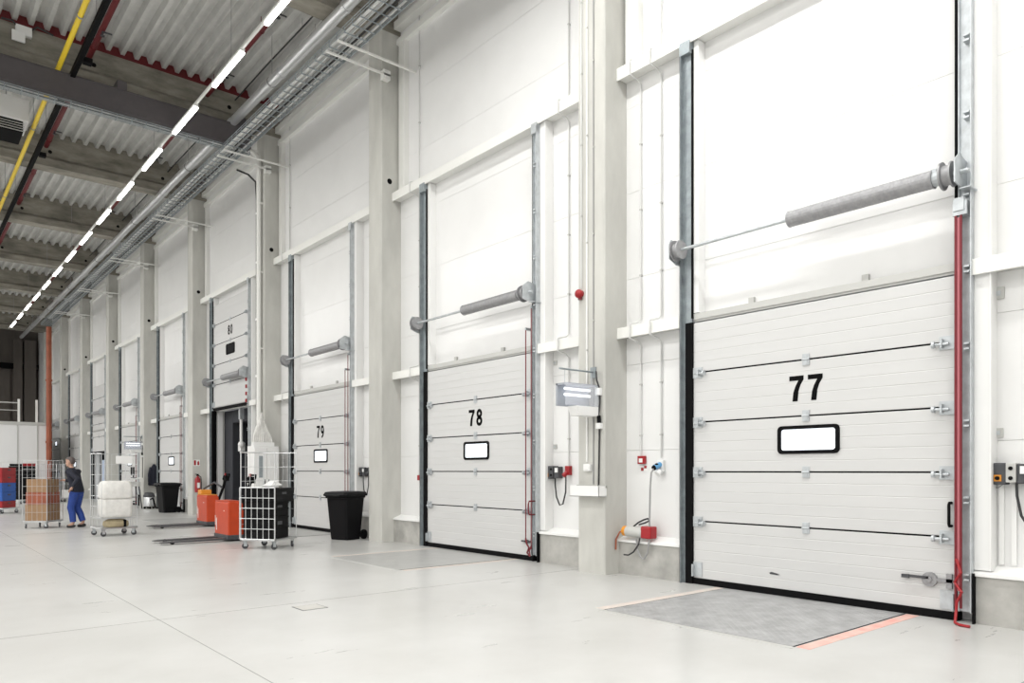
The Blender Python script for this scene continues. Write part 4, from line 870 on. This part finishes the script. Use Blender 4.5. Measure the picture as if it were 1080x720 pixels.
# ------------------------------------------------------------------ cabinet and bits along the far wall
cb = thing('white_cabinet', 'tall white cabinet standing in front of the downpipe column', 'cabinet', (7.33, 18.62, 0))
ob('carcass', MB().box(-.32, .32, -.2, .26, .05, 2.05), M['white'], cb, .006); ob('plinth', MB().box(-.3, .3, -.18, .24, 0, .05), M['darkgrey'], cb)
for sx in (-1, 1):
    dd = ob('door', MB().box(min(sx * .005, sx * .315), max(sx * .005, sx * .315), -.222, -.2, .07, 2.0), M['white'], cb, .003); ob('handle', MB().box(sx * .05 - .01, sx * .05 + .01, -.24, -.222, 1.0, 1.2), M['darkgrey'], dd)
ob('glass_panel', MB().box(-.21, -.08, -.225, -.221, 1.25, 1.8), M['galvdark'], cb)
wb = thing('white_strip_bundle', 'bundle of white plastic strips standing on the white cabinet', 'strips', (7.33, 18.66, 2.052))
for j in range(11):
    a = -.24 + .048 * j; hgt = .42 + .48 * (1 - abs(j - 4.5) / 6.5)
    ob('strip', MB().tube([(a, .04 * math.sin(j), 0), (a * .9, .02, hgt * .5), (a * .35 - .03, .05 * math.cos(j), hgt)], .024, 6), M['sack'], wb)
ob('band', MB().box(-.27, .27, -.08, .08, 0.0, .1), M['white'], wb)

ds = thing('standing_desk', 'narrow standing desk with sloped top at the far wall', 'desk', (6.92, 30.45, 0))
ob('top', MB().prism([(-.28, 1.0), (.28, 1.14), (.28, 1.17), (-.28, 1.03)], 'y', -.3, .3), M['white'], ds); ob('drawer', MB().box(-.26, .26, -.28, .28, .84, 1.0), M['grey'], ds)
for sx in (-1, 1):
    for sy in (-1, 1): ob('leg', MB().cyl((sx * .3, sy * .32, 0), (sx * .22, sy * .24, .85), .025, 8), M['darkgrey'], ds)
ob('crossbar', MB().box(-.27, .27, -.012, .012, .25, .29).box(-.25, .25, -.26, .26, .42, .44), M['darkgrey'], ds)
mo = thing('desk_monitor', 'small black monitor on the far standing desk', 'monitor', (6.99, 30.45, 1.16)); ob('screen', MB().box(-.03, .0, -.24, .24, .09, .40), M['black'], mo, .006); ob('stand', MB().box(.0, .03, -.04, .04, 0, .2).box(-.05, .1, -.1, .1, -.012, .012), M['black'], mo)
jk = thing('hanging_jacket', 'black jacket hanging on the concrete column at the far wall', 'jacket', (7.80, PK(4) - .09, 0))
ob('jacket', MB().loft([[(sx * a + ox, sy * b, z) for sx, sy in ((-1, -.4), (-.5, -1), (.5, -1), (1, -.4), (1, .5), (.5, .8), (-.5, .8), (-1, .5))] for z, a, b, ox in ((.85, .17, .07, .0), (.9, .19, .085, 0), (1.2, .16, .08, .0), (1.45, .14, .07, .01), (1.6, .08, .05, .02), (1.68, .03, .03, .02))]), M['jacket'], jk, .01, True)
ob('sleeve', MB().tube([(-.10, -.02, 1.55), (-.17, -.04, 1.3), (-.16, -.05, .98)], .05, 8), M['jacket'], jk, smooth=True); ob('coat_hook', MB().cyl((.02, .1, 1.7), (.02, -.02, 1.69), .014, 6), M['galv'], jk)
vc = thing('drum_vacuum', 'silver drum vacuum with black hose left of the closed far door', 'vacuum', (7.42, 29.94, 0), R(90))
ob('drum', MB().lathe([(.15, .08), (.2, .1), (.2, .42), (.19, .44)], (0, 0, 0), 'z', 18), M['chrome'], vc, smooth=True); ob('motor_head', MB().lathe([(.2, .44), (.2, .5), (.14, .6), (.05, .62)], (0, 0, 0), 'z', 18), M['darkgrey'], vc, smooth=True)
ob('hose', MB().tube([(-.2, 0, .35), (-.3, -.05, .42), (-.34, -.1, .2), (-.3, -.15, .05), (-.2, -.25, .035), (0, -.28, .035)], .03, 8), M['black'], vc, smooth=True)
for a in (0, 90, 180, 270): ob('wheel', MB().cyl((.15 * math.cos(R(a)) - .02, .15 * math.sin(R(a)), .04), (.15 * math.cos(R(a)) + .02, .15 * math.sin(R(a)), .04), .04, 10), M['black'], vc)

# floor hatch and scuffs
fh = thing('floor_hatch', 'small square metal inspection hatch in the open floor', 'hatch', (3.36, 7.28, 0), R(0)); ob('frame', MB().box(-.14, .14, -.14, .14, 0, .002), M['darkgrey'], fh); ob('cover', MB().box(-.128, .128, -.128, .128, .002, .0035), M['floorcover'] if 'floorcover' in M else M.setdefault('floorcover', mat('hatch cover', (.52, .51, .48), .5)), fh)
# ------------------------------------------------------------------ the worker
def skin_mesh(name, joints, edges, root, sub=2):
    keys = list(joints); me = bpy.data.meshes.new(name)
    me.from_pydata([joints[k][0] for k in keys], [(keys.index(a), keys.index(b)) for a, b in edges], [])
    o = bpy.data.objects.new(name, me); COL.objects.link(o)
    o.modifiers.new('skin', 'SKIN'); me_sk = me.skin_vertices[0].data if me.skin_vertices else None
    if me_sk is None:
        bm = bmesh.new(); bm.from_mesh(me); bm.verts.layers.skin.verify(); bm.to_mesh(me); bm.free(); me_sk = me.skin_vertices[0].data
    for i, k in enumerate(keys):
        r = joints[k][1]; me_sk[i].radius = r if isinstance(r, tuple) else (r, r); me_sk[i].use_root = (k == root)
    s = o.modifiers.new('sub', 'SUBSURF'); s.levels = sub; s.render_levels = sub
    dg = bpy.context.evaluated_depsgraph_get(); dg.update()
    nm = bpy.data.meshes.new_from_object(o.evaluated_get(dg)); bpy.data.objects.remove(o); nm.name = name
    for p in nm.polygons: p.use_smooth = True
    return nm
W = thing('person', 'worker in dark jacket and blue trousers walking left behind a roll cage', 'person', (3.58, 21.2, 0), R(140))
J = {'pel': ((0, 0, .94), (.12, .15)), 'sp': ((.03, 0, 1.12), (.105, .14)), 'ch': ((.08, 0, 1.32), (.115, .165)), 'nk': ((.13, 0, 1.47), .055), 'nk2': ((.155, 0, 1.535), .052), 'hd': ((.165, 0, 1.60), (.05, .05)),
     'hL': ((0, .095, .88), .095), 'kL': ((.09, .10, .50), .062), 'cL': ((.05, .10, .34), .057), 'aL': ((.03, .10, .10), .04), 'fL': ((.17, .11, .035), .034),
     'hR': ((0, -.095, .88), .095), 'kR': ((.05, -.10, .50), .062), 'cR': ((-.03, -.10, .34), .057), 'aR': ((-.11, -.10, .12), .04), 'fR': ((.03, -.11, .035), .034),
     'sL': ((.09, .19, 1.41), .045), 'eL': ((-.20, .29, 1.21), .033), 'wL': ((-.05, .27, 1.02), .028), 'pL': ((-.01, .26, .97), (.018, .038)),
     'sR': ((.09, -.19, 1.41), .045), 'eR': ((.22, -.27, 1.17), .033), 'wR': ((.43, -.25, 1.18), .028), 'pR': ((.485, -.25, 1.185), (.018, .038))}
E = [('pel', 'sp'), ('sp', 'ch'), ('ch', 'nk'), ('nk', 'nk2'), ('nk2', 'hd'), ('pel', 'hL'), ('hL', 'kL'), ('kL', 'cL'), ('cL', 'aL'), ('aL', 'fL'), ('pel', 'hR'), ('hR', 'kR'), ('kR', 'cR'), ('cR', 'aR'), ('aR', 'fR'), ('ch', 'sL'), ('sL', 'eL'), ('eL', 'wL'), ('wL', 'pL'), ('ch', 'sR'), ('sR', 'eR'), ('eR', 'wR'), ('wR', 'pR')]
for sd, base, dr in (('L', Vector((-.01, .26, .97)), Vector((.75, -.1, -.65))), ('R', Vector((.485, -.25, 1.185)), Vector((1, 0, 0)))):
    dr.normalize(); pal = Vector((0, 1, 0)); dn = Vector((dr.z, 0, -dr.x)) if sd == 'R' else Vector((-.5, 0, -.85))
    for f, (off, ln) in enumerate(((-.03, .075), (-.010, .085), (.010, .08), (.03, .065))):
        a = base + dr * .035 + pal * off; b = a + dr * ln * .5; c = b + (dr * .4 + dn * .7) * ln * .55
        n1, n2, n3 = 'f%s%da' % (sd, f), 'f%s%db' % (sd, f), 'f%s%dc' % (sd, f)
        J[n1] = (tuple(a), .0095); J[n2] = (tuple(b), .009); J[n3] = (tuple(c), .008); E += [('p' + sd, n1), (n1, n2), (n2, n3)]
    sg = -1 if sd == 'L' else 1
    a = base + pal * sg * .04 - dr * .005; b = a + (dr * .6 + pal * sg * .35) * .05 + dn * .015; J['t%sa' % sd] = (tuple(a), .011); J['t%sb' % sd] = (tuple(b), .009); E += [('p' + sd, 't%sa' % sd), ('t%sa' % sd, 't%sb' % sd)]
def headloft(mb, rows, n=28, e=2.3):
    rings = []
    for z, fx, bx, hw in rows:
        c, r = (fx + bx) / 2, (fx - bx) / 2; ring = []
        for j in range(n):
            t = 2 * math.pi * j / n; co_, si = math.cos(t), math.sin(t)
            ring.append((c + r * math.copysign(abs(co_) ** (2 / e), co_), hw * math.copysign(abs(si) ** (2 / e), si), z))
        rings.append(ring)
    return mb.loft(rings)
bme = skin_mesh('body', J, E, 'pel')
hm = headloft(MB(), [(1.522, .232, .165, .026), (1.535, .247, .14, .042), (1.555, .255, .115, .054), (1.58, .257, .098, .062), (1.61, .258, .086, .069), (1.64, .255, .078, .073), (1.665, .261, .073, .076), (1.70, .257, .074, .076), (1.73, .24, .087, .069), (1.755, .207, .115, .046), (1.765, .18, .14, .018)])
hm.loft([[(.254, -.009, 1.652), (.254, .009, 1.652), (.262, 0, 1.654)], [(.256, -.012, 1.62), (.256, .012, 1.62), (.274, 0, 1.622)], [(.256, -.016, 1.602), (.256, .016, 1.602), (.284, 0, 1.604)], [(.254, -.013, 1.594), (.254, .013, 1.594), (.270, 0, 1.595)]])
for sg in (-1, 1): hm.ball((.160, sg * .078, 1.625), .022, .011, .034)
hme = hm.mesh('head')
for p in hme.polygons: p.use_smooth = True
bm2 = bmesh.new(); bm2.from_mesh(bme); bm2.from_mesh(hme); bm2.to_mesh(bme); bm2.free()
body = link('body', bme, M['skin'], W)
def taper(mb, pts, rads, n=14, flat=1.0):
    pts = [Vector(p) for p in pts]; rings = []; k = len(pts); a = Vector((1, 0, 0)) if abs((pts[1] - pts[0]).normalized().x) < .8 else Vector((0, 0, 1))
    for i, p in enumerate(pts):
        d = (pts[min(i + 1, k - 1)] - pts[max(i - 1, 0)]).normalized(); a = (a - d * a.dot(d)).normalized(); b = d.cross(a)
        rings.append([tuple(p + a * math.cos(2 * math.pi * j / n) * rads[i] * flat + b * math.sin(2 * math.pi * j / n) * rads[i]) for j in range(n)])
    return mb.loft(rings)
def torso(mb, rows, n=20):
    return mb.loft([[(cx_ + rx * math.cos(2 * math.pi * j / n), ry * math.sin(2 * math.pi * j / n), z) for j in range(n)] for z, cx_, rx, ry in rows])
P = {k: J[k][0] for k in J}
def mid(a, b, t): return tuple(Vector(P[a]).lerp(Vector(P[b]), t))
tm = torso(MB(), [(.80, .0, .09, .14), (.84, -.005, .125, .175), (.92, -.005, .135, .18), (1.0, .005, .128, .168), (1.03, .01, .12, .16)])
for s_ in 'LR': taper(tm, [mid('h' + s_, 'k' + s_, -.05), mid('h' + s_, 'k' + s_, .4), P['k' + s_], P['c' + s_], mid('c' + s_, 'a' + s_, .8)], [.112, .10, .082, .078, .07])
ob('trousers', tm, M['trousers'], W, 0, True)
jm = torso(MB(), [(.89, .0, .145, .195), (.95, .0, .15, .198), (1.06, .015, .138, .182), (1.2, .05, .135, .188), (1.34, .085, .135, .21), (1.42, .10, .115, .20), (1.465, .12, .085, .11), (1.50, .135, .066, .072)])
for s_ in 'LR': taper(jm, [mid('s' + s_, 'ch', .25), P['s' + s_], mid('s' + s_, 'e' + s_, .5), mid('s' + s_, 'e' + s_, .82), P['e' + s_], mid('e' + s_, 'w' + s_, .2), mid('e' + s_, 'w' + s_, .55), mid('e' + s_, 'w' + s_, .95)], [.08, .084, .068, .064, .064, .060, .053, .042])
ob('jacket', jm, M['jacket'], W, 0, True)
for a, f in (('aL', 'fL'), ('aR', 'fR')):
    p, e = Vector(J[a][0]), Vector(J[f][0])
    js = {'a': (tuple(p + Vector((-.02, 0, -.02))), .05), 'h': ((p.x - .03, p.y, .045), .044), 'm': ((p.x + .07, p.y, .045), .045), 't': (tuple(e + Vector((.02, 0, .005))), .038)}
    link('shoe', skin_mesh('shoe', js, [('a', 'h'), ('h', 'm'), ('m', 't')], 'a'), M['shoe'], W)
ob('hair', headloft(MB(), [(1.595, .130, .082, .060), (1.63, .142, .066, .079), (1.672, .165, .058, .083), (1.70, .20, .058, .084), (1.712, .264, .058, .083), (1.738, .25, .070, .077), (1.763, .215, .10, .055), (1.776, .18, .14, .02)]), M['hair'], W, 0, True)
for sg in (-1, 1):
    ob('eye', MB().ball((.247, sg * .030, 1.643), .011), M['black'], body, smooth=True)
    ob('eyebrow', MB().box(.252, .264, sg * .030 - .017, sg * .030 + .017, 1.663, 1.669), M['hair'], body)
ob('mouth', MB().box(.245, .2585, -.022, .022, 1.566, 1.571), M['redrope'], body)

# ------------------------------------------------------------------ lamps that light the hall (rows of strip lamps outside the picture)
def area(name, x, y0, y1, z, power, wx=0.35, col=(1, 0.99, 0.965)):
    l = bpy.data.lights.new(name, 'AREA'); l.shape = 'RECTANGLE'; l.size = wx; l.size_y = y1 - y0; l.energy = power; l.color = col
    o = bpy.data.objects.new(name, l); COL.objects.link(o); o.location = (x, (y0 + y1) / 2, z)
    return o
PW = 0.44
area('strip_row_light', LX, -5.5, 9.5, LZ, 1500 * PW)
area('strip_row_light', -1.0, -5.5, 56, LZ, 5200 * PW)
area('strip_row_light', -6.5, -5.5, 56, LZ, 5200 * PW)
area('strip_row_light', -11.5, -5.5, 56, LZ, 4200 * PW)

wd = bpy.data.worlds.new('world'); sc.world = wd; wd.use_nodes = True
wd.node_tree.nodes['Background'].inputs[0].default_value = (0.8, 0.85, 0.95, 1); wd.node_tree.nodes['Background'].inputs[1].default_value = 0.3

cam = bpy.data.cameras.new('camera'); co = bpy.data.objects.new('camera', cam); COL.objects.link(co)
co.location = (0, 0, 1.43); co.rotation_euler = (R(90), 0, R(-40.06))
cam.sensor_fit = 'HORIZONTAL'; cam.sensor_width = 36; cam.lens = 26.0; cam.shift_y = 136 / 1080; cam.clip_start = 0.05; cam.clip_end = 200
sc.camera = co
vs_ = sc.view_settings; vs_.view_transform = 'Standard'; vs_.look = 'None'; vs_.gamma = 1.0; vs_.use_curve_mapping = False; vs_.exposure = 0.0
sc.cycles.max_bounces = 8; sc.cycles.diffuse_bounces = 4; sc.cycles.glossy_bounces = 4; sc.cycles.sample_clamp_indirect = 6.0
